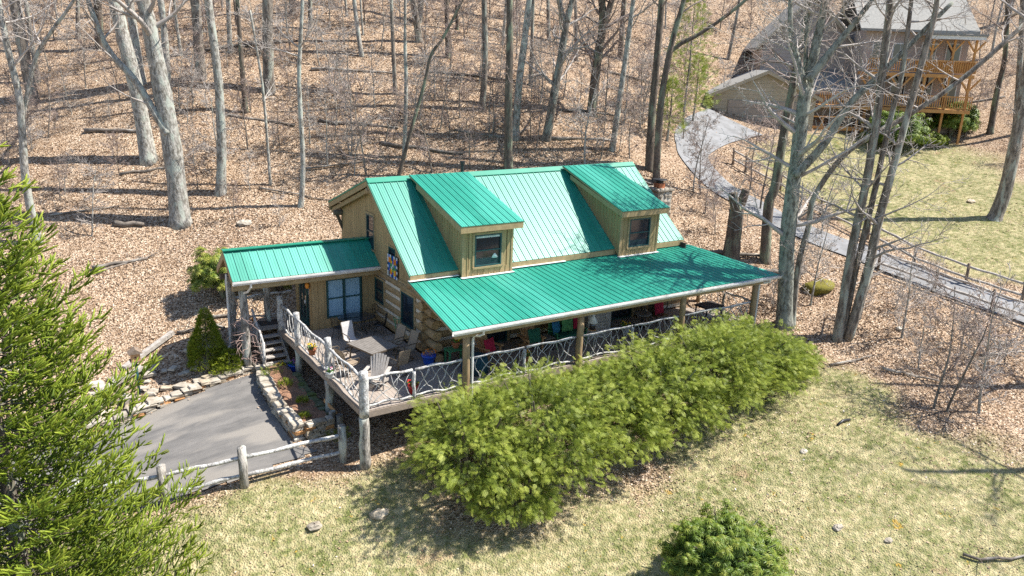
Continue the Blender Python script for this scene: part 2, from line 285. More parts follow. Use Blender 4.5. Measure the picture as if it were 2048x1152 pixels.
TREES=[{'style':'lichen','r':0.196,'pts':[(-7.63,19.74,1.81),(-7.79,19.85,4.64),(-7.59,19.71,8.14),(-7.76,19.83,10.59),(-7.87,19.9,12.79)],'stems':[(0.092,[(-7.58,20.06,7.42),(-6.81,19.56,10.01),(-6.04,19.04,11.28),(-5.42,18.62,12.12)])],'tag':'pale forked tree rising behind the spruce at the left edge'},{'style':'mid','r':0.334,'pts':[(-6.52,35.11,7.25),(-6.71,35.24,10.54),(-6.84,35.32,13.33)],'stems':[],'tag':'stout grey trunk near the left edge of the hillside'},{'style':'mid','r':0.159,'pts':[(-6.02,38.05,8.33),(-6.11,38.11,11.44),(-6.12,38.12,13.5)],'stems':[],'tag':'slim grey trunk just right of the stout left-edge trunk'},{'style':'dark','r':0.292,'pts':[(-2.01,40.9,10.47),(-1.92,40.84,12.33),(-1.82,40.77,13.92)],'stems':[],'tag':'mossy-footed dark trunk high on the left slope'},{'style':'lichen','r':0.406,'pts':[(-1.92,24.78,4.81),(-2.15,24.93,8.27),(-2.5,25.16,11.02),(-2.78,25.35,13.19)],'stems':[],'tag':'leaning grey trunk behind the large pale tree'},{'style':'lichen','r':0.494,'pts':[(-1.55,19.18,2.48),(-1.64,19.24,6.02),(-1.89,19.41,9.27),(-2.1,19.55,11.48),(-2.26,19.66,12.99)],'stems':[(0.185,[(-1.82,19.0,6.81),(-2.12,19.2,7.45),(-2.9,19.72,9.19),(-3.77,20.3,10.42),(-4.21,20.6,11.82),(-4.44,20.75,12.98)])],'tag':'large pale tree with a long limb forking left,left of the cabin'},{'style':'lichen','r':0.279,'pts':[(-0.76,32.87,8.58),(-0.88,32.95,11.08),(-0.99,33.03,13.65)],'stems':[],'tag':'grey trunk half hidden between the two big left trees'},{'style':'lichen','r':0.21,'pts':[(0.28,30.21,7.99),(0.34,30.17,11.14),(0.29,30.21,13.62)],'stems':[],'tag':'slender pale trunk just right of the large forked tree'},{'style':'mid','r':0.326,'pts':[(2.38,31.04,8.98),(2.39,31.04,11.52),(2.37,31.05,13.81)],'stems':[],'tag':'straight grey trunk high on the slope,left of centre'},{'style':'lichen','r':0.261,'pts':[(0.73,20.69,3.59),(0.93,20.56,5.8),(1.0,20.51,8.79),(0.92,20.57,10.94),(0.8,20.65,13.25)],'stems':[],'tag':'pale leaning trunk above the rhododendron by the entry roof'},{'style':'lichen','r':0.166,'pts':[(4.96,34.03,10.58),(5.0,34.01,12.28),(5.05,33.97,14.13)],'stems':[],'tag':'slim pale trunk in the upper left woods'},{'style':'dark','r':0.163,'pts':[(3.86,26.79,7.2),(3.81,26.82,10.47),(3.79,26.84,13.73)],'stems':[],'tag':'thin dark moss-speckled trunk left of a stout straight one'},{'style':'mid','r':0.356,'pts':[(5.76,28.45,8.37),(5.85,28.39,11.1),(5.95,28.32,13.96)],'stems':[],'tag':'stout straight brown-grey trunk high above the entry roof'},{'style':'lichen','r':0.08,'pts':[(3.22,20.16,3.93),(3.13,20.22,8.33),(2.94,20.34,10.78),(2.74,20.47,12.68)],'stems':[],'tag':'very thin pale sapling arching left above the entry roof'},{'style':'lichen','r':0.142,'pts':[(3.98,17.74,3.17),(4.18,17.61,5.28),(4.15,17.63,9.21),(4.28,17.54,11.33),(4.43,17.44,13.38)],'stems':[],'tag':'thin white-barked tree between the entry roof and the main gable'},{'style':'mid','r':0.162,'pts':[(11.08,35.85,12.36),(11.16,35.8,14.65)],'stems':[],'tag':'slim trunk at the top edge,left of centre'},{'style':'lichen','r':0.129,'pts':[(10.7,19.51,5.2),(10.8,19.44,8.95),(10.76,19.47,11.35),(10.78,19.45,13.93)],'stems':[],'tag':'straight pale slender trunk behind the left end of the ridge'},{'style':'dark','r':0.111,'pts':[(9.71,18.26,4.42),(10.33,17.84,6.91),(10.91,17.45,9.32),(11.22,17.25,10.87),(11.74,16.9,11.78)],'stems':[],'tag':'dark thin tree bending right behind the left dormer'},{'style':'mid','r':0.143,'pts':[(12.88,25.32,8.37),(12.76,25.4,11.4),(12.68,25.46,14.32)],'stems':[],'tag':'slim grey trunk up the slope behind the left dormer'},{'style':'mid','r':0.205,'pts':[(17.12,21.73,7.62),(17.23,21.65,10.71),(17.1,21.74,14.48)],'stems':[],'tag':'medium grey trunk up the slope behind the ridge centre'},{'style':'dark','r':0.246,'pts':[(15.89,16.48,4.67),(15.77,16.56,8.61),(15.74,16.58,11.31),(15.65,16.64,14.16)],'stems':[],'tag':'dark mossy trunk standing close behind the middle of the ridge'},{'style':'lichen','r':0.243,'pts':[(17.66,18.6,6.19),(17.74,18.54,9.08),(17.92,18.42,11.65),(18.12,18.29,14.41)],'stems':[],'tag':'greenish trunk leaning right beside the dark mossy one'},{'style':'mid','r':0.135,'pts':[(21.9,23.36,9.2),(21.88,23.38,12.1),(21.86,23.39,14.9)],'stems':[],'tag':'slim brown trunk between the greenish and the forked trees'},{'style':'mid','r':0.274,'pts':[(19.32,17.74,6.18),(19.64,17.53,8.86),(19.88,17.36,11.17),(20.06,17.24,13.0)],'stems':[(0.183,[(20.06,17.24,13.0),(20.23,17.13,13.97),(20.39,17.02,14.66)]),(0.152,[(20.02,17.27,12.86),(19.76,17.44,13.67),(19.55,17.58,14.62)])],'tag':'forked grey tree with flared roots behind the ridge,right of centre'},{'style':'dark','r':0.326,'pts':[(24.0,19.24,7.53),(24.08,19.18,10.36),(24.25,19.07,12.51),(24.26,19.06,13.71)],'stems':[(0.229,[(24.27,19.05,13.41),(24.1,19.17,15.03)]),(0.212,[(24.24,19.07,13.11),(24.55,18.87,14.02),(24.75,18.73,15.06)])],'tag':'dark twin-topped trunk right of the forked grey tree'},{'style':'lichen','r':0.197,'pts':[(22.48,15.21,5.71),(22.66,15.09,8.44),(22.84,14.97,11.31),(23.0,14.86,14.62)],'stems':[],'tag':'pale smooth trunk leaning right above the right dormer'},{'style':'dark','r':0.254,'pts':[(23.77,13.14,4.78),(23.66,13.22,7.71),(23.66,13.21,10.54),(23.64,13.23,14.59)],'stems':[],'tag':'dark trunk beside the stone chimney'},{'style':'dark','r':0.219,'pts':[(23.3,12.0,4.23),(23.21,12.06,7.25),(23.21,12.06,9.47),(23.46,11.89,12.18),(23.76,11.7,13.89)],'stems':[(0.117,[(23.49,12.11,11.51),(24.08,11.72,12.07),(24.74,11.28,12.5)])],'tag':'dark crooked trunk just right of the chimney'},{'style':'mid','r':0.158,'pts':[(28.65,30.88,12.31),(28.44,31.02,15.7)],'stems':[],'tag':'slim trunk at the top edge,right of centre'},{'style':'mid','r':0.152,'pts':[(28.86,27.47,10.88),(28.7,27.58,13.47),(28.53,27.69,15.57)],'stems':[],'tag':'slim straight trunk far up the slope at centre right'},{'style':'lichen','r':0.347,'pts':[(19.84,-0.55,-0.16),(19.48,-0.31,3.77),(19.41,-0.26,6.37),(19.38,-0.24,8.65),(19.37,-0.23,10.16)],'stems':[(0.157,[(19.36,-0.23,10.06),(18.94,0.06,11.22),(18.6,0.28,12.36),(18.4,0.41,13.76)]),(0.224,[(19.66,-0.07,10.15),(19.74,-0.12,11.44),(19.83,-0.18,12.99),(19.79,-0.16,13.93)]),(0.168,[(19.16,-0.45,10.46),(19.74,-0.84,11.55),(20.35,-1.25,12.62),(20.96,-1.66,13.76)]),(0.101,[(19.81,0.08,10.05),(19.59,0.22,11.83),(19.53,0.26,13.17),(19.55,0.25,13.93)]),(0.168,[(19.08,-0.52,6.59),(19.91,-1.08,7.95),(20.56,-1.51,9.55),(21.43,-2.09,10.78),(22.67,-2.91,12.57),(23.38,-3.39,13.59)])],'tag':'big lichen-green tree that splits into many limbs past the right porch end'},{'style':'mid','r':0.135,'pts':[(20.22,-0.65,-0.09),(20.12,-0.58,2.62),(20.27,-0.69,4.35),(20.33,-0.73,5.75),(21.3,-1.37,7.68),(23.12,-2.59,9.22),(24.64,-3.6,10.65),(26.44,-4.8,12.94)],'stems':[],'tag':'long limb-like trunk sweeping to the upper right past the porch'},{'style':'mid','r':0.186,'pts':[(21.1,-2.36,-0.44),(21.08,-2.35,3.1),(21.18,-2.42,6.18),(21.19,-2.43,8.62),(21.13,-2.39,10.4),(21.02,-2.31,12.75),(20.96,-2.27,13.83)],'stems':[(0.131,[(21.53,-2.29,-0.58),(21.63,-2.36,2.68),(21.82,-2.48,6.15),(21.91,-2.55,8.82)]),(0.197,[(21.59,-2.57,-0.45),(21.87,-2.76,2.73),(21.93,-2.8,4.72),(22.05,-2.88,6.37),(22.22,-2.99,8.44),(22.43,-3.13,11.11),(22.57,-3.23,13.01),(22.55,-3.21,13.9)])],'tag':'three-stemmed tree leaning right on the leafy bank'},{'style':'dark','r':0.266,'pts':[(23.13,3.48,1.47),(22.94,3.61,4.28),(23.09,3.51,5.33),(23.17,3.45,8.19),(23.28,3.38,10.38),(23.41,3.29,12.19),(23.39,3.31,14.26)],'stems':[],'tag':'dark trunk behind the big lichen-green tree'},{'style':'mid','r':0.401,'pts':[(40.3,1.04,2.83),(40.58,0.85,4.28),(40.58,0.84,6.87),(40.52,0.89,9.27),(40.35,1.0,12.4)],'stems':[],'tag':'stout grey trunk leaning off the right edge on the neighbour lawn'},{'style':'dark','r':0.233,'pts':[(55.88,9.59,6.73),(55.78,9.66,9.97),(55.8,9.64,12.46),(55.2,10.04,16.75)],'stems':[],'tag':'thin dark trunk in the woods right of the neighbour house'},{'style':'mid','r':0.229,'pts':[(56.44,7.96,6.73),(55.67,8.47,12.19),(55.01,8.92,16.69)],'stems':[],'tag':'thin trunk at the right edge by the neighbour woods'},{'style':'dark','r':0.199,'pts':[(63.54,16.53,10.99),(63.08,16.84,14.75),(62.66,17.12,17.59)],'stems':[],'tag':'slim dark trunk close behind the neighbour porch'},{'style':'mid','r':0.156,'pts':[(46.68,28.59,11.49),(46.94,28.42,14.46),(47.05,28.34,16.94)],'stems':[],'tag':'slim trunk above the neighbour garage'}]
SAPL=[(-5.5,19.52,2.01,3.6),(1.09,22.53,4.5,4.2),(18.04,16.95,5.44,4),(20.19,14.74,5.02,5),(15.38,21.45,7.1,4.5),(11.62,17.75,4.46,4.5),(8.12,18.79,4.37,5.5),(7.53,19.06,4.36,3.5),(13.83,17.36,4.7,4),(25.38,19.48,7.63,5),(25.49,17.76,6.87,5),(22.22,-0.06,0.39,4.3),(20.44,0.68,0.19,2.6),(20.79,-8.73,-1.27,4.8),(19.6,-7.65,-1.18,4.4),(19.76,-8.03,-1.25,4.2),(23.57,-3.83,-0.28,4),(25.22,10.8,3.75,5),(25.49,10.45,3.61,4.4),(29.79,10.48,3.65,4.5),(28.11,8.2,2.93,5),(28.59,4.36,2.19,4.4),(21.89,-5.65,-0.79,2.6),(24.84,-5.84,-0.38,2.4),(23.23,-1.99,0.04,2.2),(42.52,12.9,5.44,4.5),(38.26,21.25,7.86,4),(6.52,20.52,4.81,4),(8.37,23.72,6.69,3.6),(4.6,22.78,5.43,3),(2.14,20.17,3.72,2.2),(2.55,16.55,2.4,1.8),(0.8,18.16,2.61,2),(-6.39,23.19,3.24,2.2),(-3.47,24.21,4.2,2.4),(-4.8,31.65,6.73,3),(-3.33,37.91,9.11,3),(-2.21,31.61,7.6,3),(0.6,26.96,6.5,3.2),(6.6,32.9,10.47,4),(9.59,36.29,12.22,4),(9.78,30.35,9.98,4),(10.46,26.89,8.57,4),(11.05,24.36,7.51,4.2),(12.38,32.49,11.34,4),(14.33,30.97,11.1,4.5),(16.63,28.62,10.55,4.5),(17.58,26.77,9.97,4.5),(21.14,31.04,12.06,4.5),(20.17,24.49,9.45,4),(13.82,21.04,6.56,4),(16.55,19.4,6.37,3.6),(21.09,20.99,8.05,4),(23.09,21.26,8.35,4),(21.11,16.35,5.98,3.6),(21.24,14.75,5.27,3.6),(23.14,14.23,5.26,4),(27.47,18.09,6.95,4.5),(33.58,23.65,9.0,4.5),(31.29,19.73,7.45,4),(32.98,25.04,9.66,4.5),(39.98,26.43,10.13,4.5),(45.57,31.02,12.7,4.5),(49.81,32.74,14.22,5),(53.03,31.9,14.38,4.5),(44.67,33.45,13.97,4.5),(31.22,28.83,11.38,4.5),(25.88,30.83,12.27,4.5),(31.37,33.18,13.29,4.5),(58.27,12.17,7.89,4),(62.84,13.21,9.86,4),(50.81,5.1,5.04,4),(66.51,16.79,12.35,4.5),(72.01,18.28,15.22,5),(66.12,12.99,11.17,4.5),(23.42,-7.56,-0.82,1.8),(25.22,-7.42,-0.57,2.2),(25.28,-2.38,0.33,2.2),(23.37,1.52,1.0,2.6),(22.61,6.51,2.29,2.4),(23.8,8.44,2.92,3),(0.35,36.11,9.89,3.4),(-4.43,44.3,10.92,3.4),(-7.2,39.83,8.64,3.5),(-7.19,29.34,5.31,2.6),(-8.25,27.63,4.48,3),(-0.05,43.07,11.79,3.6),(4.89,38.98,12.01,4),(2.86,40.55,11.92,4),(13.05,37.06,13.11,4.4),(15.09,35.35,12.84,4.4),(17.57,34.62,12.96,4.4),(25.52,34.75,13.77,4.6),(38.22,33.62,13.64,4.6),(39.68,31.22,12.46,4.6),(13.08,22.93,7.31,3.8),(10.17,20.94,5.77,3.2),(6.28,22.62,5.69,3.4),(6.67,27.17,7.91,3.6),(7.98,20.85,5.27,3)]
FOREST=[(73.29,18.53,15.84,0.26),(-7.45,53.03,13.54,0.11),(2.2,41.66,12.04,0.07),(20.65,41.94,16.05,0.25),(18.32,28.44,10.74,0.19),(69.66,27.5,18.39,0.07),(42.63,39.01,16.96,0.18),(19.25,34.85,13.25,0.25),(33.86,40.25,16.69,0.08),(32.75,34.77,14.02,0.15),(60.75,33.17,17.95,0.1),(26.23,31.73,12.63,0.08),(46.73,38.08,17.08,0.12),(2.16,35.29,10.26,0.11),(-3.9,47.26,12.1,0.07),(28.76,33.73,13.49,0.21),(23.55,29.7,11.76,0.12),(1.96,46.19,13.37,0.22),(16.83,40.89,15.08,0.11),(23.78,38.51,15.11,0.1),(-3.09,43.58,11.03,0.16),(75.92,22.66,18.64,0.25),(79.52,21.6,19.58,0.07),(36.77,40.78,17.27,0.16),(70.02,18.29,14.34,0.07),(10.98,39.34,13.52,0.19),(12.82,30.57,10.66,0.17),(17.63,31.4,11.79,0.27),(-2.67,52.54,14.42,0.18),(67.4,29.91,18.81,0.21),(14.49,37.36,13.49,0.1),(65.05,31.45,18.72,0.07),(6.87,43.18,13.77,0.08),(14.23,42.82,15.3,0.1),(-6.18,48.5,12.01,0.25),(21.53,32.92,12.79,0.14),(73.01,24.92,18.45,0.1),(11.12,44.2,15.12,0.11),(6.7,38.8,12.43,0.08),(34.04,28.51,11.17,0.24),(67.54,16.34,12.65,0.12),(49.41,37.63,17.32,0.11),(8.38,45.74,14.97,0.08),(1.59,50.86,14.88,0.07),(43.65,33.64,14.01,0.08),(14.22,33.65,12.08,0.08)]
BRUSH=[(9.98,22.27,6.34,1.46),(24.05,-3.34,-0.1,1.1),(32.23,22.22,8.45,1.61),(21.49,17.71,6.65,1.04),(11.19,25.33,8.04,0.89),(12.06,21.55,6.46,0.99),(-3.36,25.32,4.71,1.62),(-7.14,31.42,5.96,2.02),(-7.16,28.61,5.05,1.2),(21.98,35.63,13.84,1.65),(-6.13,23.57,3.41,2.32),(27.52,-2.74,0.68,2.15),(16.28,27.84,10.17,1.7),(-3.55,38.76,9.33,1.26),(23.87,7.83,2.76,1.68),(2.12,45.09,13.05,1.84),(11.86,24.7,7.87,0.92),(16.29,19.12,6.14,2.37),(-7.31,33.08,6.41,1.58),(17.74,19.3,6.56,1.6),(33.85,14.92,5.43,1.4),(26.46,15.62,5.86,1.41),(10.83,38.16,13.08,1.26),(21.9,16.22,6.03,1.66),(24.95,-6.72,-0.53,2.08),(14.49,40.37,14.52,0.91),(59.53,12.12,8.35,0.99),(-3.04,29.69,6.64,1.84),(13.22,35.37,12.55,1.89),(22.23,21.19,8.29,1.17),(2.26,38.27,11.09,2.02),(-3.79,31.58,7.02,0.93),(4.33,23.12,5.54,1.93),(13.83,34.8,12.45,1.59),(2.55,32.22,9.43,2.01),(-0.41,24.34,5.0,2.08),(-7.18,28.47,4.98,2.32),(29.01,26.17,10.34,1.33),(15.88,24.85,8.79,1.59),(4.18,31.84,9.67,2.1),(-0.24,21.21,3.58,2.24),(-7.65,29.93,5.38,2.09),(9.58,35.16,11.83,2.22),(31.74,29.31,11.58,1.33),(27.71,12.5,4.38,2.21),(0.09,23.39,4.67,2.37),(24.97,-4.32,-0.09,1.31),(27.55,16.97,6.42,0.86),(4.87,24.24,6.15,0.9),(-4.74,36.24,8.12,0.99),(14.38,40.43,14.5,4.24),(4.21,46.72,14.16,3.17),(21.31,15.31,5.55,2.49),(-6.25,29.72,5.64,4.06),(26.69,17.39,6.67,4.04),(35.88,37.62,15.55,2.59),(-5.23,52.52,13.81,4.35),(38.47,23.74,8.92,2.53),(31.17,22.35,8.57,3.79),(13.21,22.55,7.18,4.35),(11.8,39.07,13.59,2.37),(23.78,36.92,14.5,2.44),(22.65,14.78,5.53,2.45),(30.26,21.17,8.14,3.24),(24.12,23.87,9.52,4.35),(20.97,21.06,8.03,2.45),(26.99,34.94,13.91,2.52),(27.22,22.01,8.69,3.44),(16.17,19.19,6.13,4.28),(-4.39,50.91,13.34,2.37),(37.29,24.24,9.15,3.03),(20.05,35.15,13.47,3.06),(1.88,27.62,7.22,2.54),(48.15,36.47,16.3,2.43),(0.5,28.11,7.07,3.69),(7.17,33.66,10.85,3.84),(-3.54,51.07,13.62,3.09),(6.84,42.07,13.44,2.39),(7.91,20.6,5.16,3.74),(-0.89,37.56,9.88,3.7),(-4.33,45.68,11.43,2.35),(9.3,27.39,8.53,4.1),(-6.11,48.46,12.04,2.81),(8.63,32.93,10.85,4.38),(3.03,23.57,5.4,4.39),(4.79,40.16,12.32,4.08),(-6.83,49.23,12.15,2.63),(-7.46,35.29,7.06,2.24),(1.52,29.84,8.2,3.68),(-3.71,34.78,8.07,3.76),(-6.28,39.07,8.6,3.01),(-5.59,35.49,7.59,2.37),(18.6,24.57,9.23,4.1),(7.68,22.4,5.92,2.99),(9.18,26.29,8.02,3.72),(6.27,43.42,13.7,3.74),(18.27,17.71,5.91,3.54),(31.2,33.16,13.28,2.95),(7.73,32.4,10.49,2.92),(14.03,20.14,6.19,3.36),(19.66,22.32,8.42,3.75),(19.26,34.71,13.22,4.09),(-0.94,40.53,10.72,3.38),(14.72,18.41,5.45,2.52),(-6.51,35.24,7.29,3.46),(26.22,32.75,13.02,3.92),(-4.69,48.08,12.21,2.59),(-3.35,50.22,13.35,3.63),(40.15,27.35,10.56,2.53),(4.21,37.04,11.28,3.77),(14.9,23.76,8.11,4.37),(1.35,28.73,7.6,3.07),(23.2,27.21,10.81,4.02),(1.12,27.68,7.05,2.66),(22.02,23.28,9.17,2.72),(28.57,35.05,14.01,3.77),(21.99,22.85,8.99,3.37),(21.36,22.42,8.7,2.36),(9.41,25.07,7.48,3.0),(4.09,26.63,7.18,2.88),(-3.8,41.05,10.01,2.46),(29.7,16.42,6.07,3.6),(-5.23,39.1,8.88,4.17),(16.7,27.84,10.25,3.02),(0.85,49.19,14.07,3.38),(21.88,32.08,12.51,3.49),(10.14,38.35,13.03,3.37),(24.62,21.26,8.4,3.07),(-6.74,45.13,10.67,3.53),(20.96,28.43,11.09,2.64),(31.09,35.93,14.51,3.12)]
ROAD=[(37.39,18.85,6.9),(33.59,17.73,6.49),(30.56,16.16,5.92),(28.89,14.68,5.32),(28.21,13.29,4.73),(27.79,11.11,3.82),(28.06,8.92,3.1),(27.92,6.57,2.58),(28.03,3.95,2.11),(28.6,1.27,1.64),(28.99,-1.81,1.12),(29.48,-4.03,0.75),(30.17,-5.99,0.39),(30.98,-8.58,-0.07)]
FA=[(31.22,13.3,4.76),(31.36,12.33,4.4),(31.84,9.85,3.63),(31.0,6.2,2.73),(30.46,2.7,2.09),(29.75,-0.42,1.51),(30.1,-2.94,1.07),(30.98,-5.18,0.67)]
FB=[(27.73,0.23,1.32),(28.3,-2.44,0.87),(28.88,-4.86,0.44),(29.37,-6.82,0.1)]
FENCE=[(-0.42,0.76,-2.04),(-3.56,0.85,-2.04),(-5.74,1.45,-2.35),(-7.93,2.51,-2.76)]
LAWN1=[(-9.93,4.02),(-5.66,1.91),(-2.36,1.19),(-0.26,0.55),(1.09,-0.36),(3.2,-3.17),(8.38,-4.37),(15.02,-2.31),(18.93,-1.59),(19.99,-2.83),(19.49,-5.51),(18.45,-8.19),(18.96,-9.74),(20.01,-10.72),(22.73,-13.56),(13.67,-16.94),(-0.07,-8.46),(-12.1,-1.2)]
LAWN2=[(34.66,14.89),(40.47,17.16),(44.81,16.89),(50.74,16.5),(54.45,14.01),(53.41,8.95),(48.33,3.26),(46.52,-2.02),(34.89,-9.02),(31.1,-5.26),(30.32,-2.82),(30.15,-0.17),(30.85,2.96),(31.28,6.41),(31.95,10.34)]
DRIVE=[(-1.14,7.56),(-1.48,5.93),(-1.45,2.27),(-0.68,1.47),(-2.32,1.3),(-3.49,1.07),(-5.74,1.45),(-8.73,2.36),(-11.74,3.1),(-13.09,6.8),(-8.98,7.44),(-7.18,7.18),(-5.19,7.37),(-3.24,7.47)]
WALLL=[(-1.18,7.83,-1.21),(-2.06,7.76,-1.31),(-3.03,7.6,-1.46),(-3.95,7.51,-1.69),(-4.84,7.42,-1.86),(-5.71,7.3,-2.06),(-6.7,7.25,-2.27),(-7.96,7.15,-2.45)]
BED=[(-1.12,7.55,-1.2),(-1.49,5.79,-1.54),(-1.46,4.08,-1.72),(-1.38,2.47,-1.86),(-0.33,2.42,-1.8)]
BEDR=[(0.09,7.12,-1.2),(0.0,5.72,-1.42),(0.09,4.34,-1.6),(0.13,3.02,-1.73)]
MISC={'bird':(-5.35,8.55,-1.75),'dwarf':(-2.62,8.68,-1.18),'rhodo':(-1.07,12.52,0.51),'log1':(-5.51,16.7,1.12),'log2':(-3.85,16.23,1.16),'bark':(-3.89,19.69,2.32),'stump':(21.83,4.65,1.6),'rock1':(1.11,17.52,2.45),'rhob':(7.04,-8.81,-2.97),'bluepot':(-0.21,7.31,-1.21),'sign':(-1.57,8.51,-1.11),'rocks':(-6.11,6.88,-2.21),'mound':(23.71,0.6,0.82),'nrh1':(46.91,11.73,5.44),'nrh2':(54.14,11.51,6.42),'dead1':(20.03,-3.78,-0.78),'dead2':(20.14,-5.43,-0.97),'evg':(31.57,18.46,6.86),'evg2':(29.67,15.25,5.55),'twigs':(-4.49,10.22,-1.07)}

def poly_sd(x, y, poly):
    """signed distance to a polygon, positive inside"""
    P2 = np.array(poly); n = len(P2); d = np.full(x.shape, 1e9); ins = np.zeros(x.shape, bool)
    for i in range(n):
        a, b = P2[i], P2[(i+1) % n]; ab = b-a
        t = np.clip(((x-a[0])*ab[0]+(y-a[1])*ab[1])/(ab@ab), 0, 1)
        d = np.minimum(d, np.hypot(x-a[0]-t*ab[0], y-a[1]-t*ab[1]))
        c = (a[1] > y) != (b[1] > y)
        with np.errstate(divide='ignore', invalid='ignore'):
            ins ^= c & (x < (b[0]-a[0])*(y-a[1])/(b[1]-a[1])+a[0])
    return np.where(ins, d, -d)
_ph = NR.rand(40)*6.28; _fr = NR.randn(40, 2)
def wob(x, y, f):                                      # cheap smooth noise, about -1..1
    s = 0
    for i in range(12): s = s+np.sin((x*_fr[i,0]+y*_fr[i,1])*f+_ph[i])
    return s/3.5
def lawn_amount(x, y):
    j = wob(x, y, .9)*.9+wob(x, y, 2.7)*.35
    a = np.clip((poly_sd(x, y, LAWN1)+.3+j)/1.6, 0, 1); b = np.clip((poly_sd(x, y, LAWN2)+.2+j)/1.6, 0, 1)
    return np.maximum(a, b)
ROADA = np.array(ROAD)
def road_d(x, y):
    d = np.full(x.shape, 1e9)
    for a, b in zip(ROADA[:-1,:2], ROADA[1:,:2]):
        ab = b-a; t = np.clip(((x-a[0])*ab[0]+(y-a[1])*ab[1])/(ab@ab), 0, 1); d = np.minimum(d, np.hypot(x-a[0]-t*ab[0], y-a[1]-t*ab[1]))
    return d
def axis(lo, hi, f0, f1, st):
    a = list(np.arange(f0, f1, st)); s = st
    p = f0
    while p > lo: s *= 1.18; p -= s; a.insert(0, p)
    s = st; p = a[-1]
    while p < hi: s *= 1.18; p += s; a.append(p)
    return np.array(a)
gx = axis(-70, 190, -15, 46, .33); gy = axis(-70, 190, -13, 52, .33)
GX, GY = np.meshgrid(gx, gy); 
def calm(x, y):                                        # 0 where paving or the house lies, 1 on open ground
    m = np.clip(-poly_sd(x, y, DRIVE)/1.0, 0, 1)*np.clip((road_d(x, y)-1.7)/1.2, 0, 1)
    hx = np.clip(np.maximum(np.maximum(-2.2-x, x-18.5), np.maximum(-.6-y, y-12.6))/1.5, 0, 1)
    return m*hx
def ground_z(x, y):
    return H(x, y)+calm(x, y)*(wob(x, y, 1.3)*.05+wob(y, x, 3.1)*.022)
GZ = ground_z(GX, GY)
nx, ny = len(gx), len(gy)
me = bpy.data.meshes.new('ground')
me.vertices.add(nx*ny); me.vertices.foreach_set('co', np.stack([GX, GY, GZ], -1).ravel())
ii = (np.arange(ny-1)[:,None]*nx+np.arange(nx-1)[None]).ravel()
q = np.stack([ii, ii+1, ii+nx+1, ii+nx], -1)
me.loops.add(q.size); me.loops.foreach_set('vertex_index', q.ravel()); me.polygons.add(len(q))
me.polygons.foreach_set('loop_start', np.arange(len(q))*4); me.update(calc_edges=True); me.shade_smooth()
at = me.attributes.new('lawn', 'FLOAT', 'POINT'); at.data.foreach_set('value', lawn_amount(GX, GY).ravel())

M = bpy.data.materials.new('forest_floor'); M.use_nodes = True; t = M.node_tree; N = t.nodes; L = t.links; b = N['Principled BSDF']
b.inputs['Roughness'].default_value = .95; b.inputs['Specular IOR Level'].default_value = .15
tc = N.new('ShaderNodeTexCoord')
def vor(sc):
    v = N.new('ShaderNodeTexVoronoi'); v.inputs['Scale'].default_value = sc; v.inputs['Randomness'].default_value = 1; L.new(tc.outputs['Object'], v.inputs['Vector']); return v
def ramp(src, stops):
    r = N.new('ShaderNodeValToRGB'); e = r.color_ramp.elements
    while len(e) < len(stops): e.new(.5)
    for i, (p, c) in enumerate(stops): e[i].position = p; e[i].color = (*c, 1)
    L.new(src, r.inputs[0]); return r.outputs[0]
def noise(sc, det=6):
    n = N.new('ShaderNodeTexNoise'); n.inputs['Scale'].default_value = sc; n.inputs['Detail'].default_value = det; n.inputs['Roughness'].default_value = .7; L.new(tc.outputs['Object'], n.inputs['Vector']); return n.outputs['Fac']
def mix(f, a, c, mode='MIX'):
    x = N.new('ShaderNodeMix'); x.data_type = 'RGBA'; x.blend_type = mode
    if isinstance(f, float): x.inputs[0].default_value = f
    else: L.new(f, x.inputs[0])
    for s, k in ((a, 6), (c, 7)):
        if isinstance(s, tuple): x.inputs[k].default_value = (*s, 1)
        else: L.new(s, x.inputs[k])
    return x.outputs[2]
v1 = vor(17); sp = N.new('ShaderNodeSeparateColor'); L.new(v1.outputs['Color'], sp.inputs[0])
leafc = ramp(sp.outputs[0], [(0, (.062,.04,.028)), (.2, (.20,.132,.086)), (.45, (.345,.237,.158)), (.68, (.435,.315,.222)), (.86, (.53,.41,.31)), (1, (.62,.52,.42))])
patch = ramp(noise(.45, 5), [(.33, (.78,.74,.70)), (.5, (1.0,1.0,.96)), (.68, (1.16,1.16,1.1))])
litter = mix(.9, leafc, patch, 'MULTIPLY')
litter = mix(ramp(noise(.9, 8), [(.55, (0,0,0)), (.70, (.7,.7,.7))]), litter, (.12,.075,.045))
litter = mix(ramp(noise(.22, 6), [(.5, (0,0,0)), (.7, (.45,.45,.45))]), litter, (.21,.13,.075))
straw = ramp(noise(9, 8), [(.3, (.27,.205,.105)), (.5, (.50,.425,.245)), (.7, (.66,.59,.39))])
green = ramp(noise(14, 8), [(.35, (.055,.075,.018)), (.65, (.16,.185,.05))])
gmask = mix(.6, ramp(noise(.8, 12), [(.42, (.05,.05,.05)), (.60, (.9,.9,.9))]), ramp(noise(4.5, 12), [(.42, (.0,.0,.0)), (.56, (1.,1.,1.))]))
lawn = mix(gmask, straw, green)
lawn = mix(ramp(noise(.55, 9), [(.60, (0,0,0)), (.67, (.6,.6,.6))]), lawn, (.34,.215,.14))
lawn = mix(ramp(noise(1.6, 4), [(.665, (0,0,0)), (.70, (.8,.8,.8))]), lawn, (.42,.26,.045))
la = N.new('ShaderNodeAttribute'); la.attribute_name = 'lawn'
L.new(mix(la.outputs['Fac'], litter, lawn), b.inputs['Base Color'])
bp = N.new('ShaderNodeBump'); bp.inputs['Strength'].default_value = .9; bp.inputs['Distance'].default_value = .06
v2 = vor(17); L.new(v2.outputs['Distance'], bp.inputs['Height']); L.new(bp.outputs[0], b.inputs['Normal'])
MATS['forest_floor'] = M; me.materials.append(M)
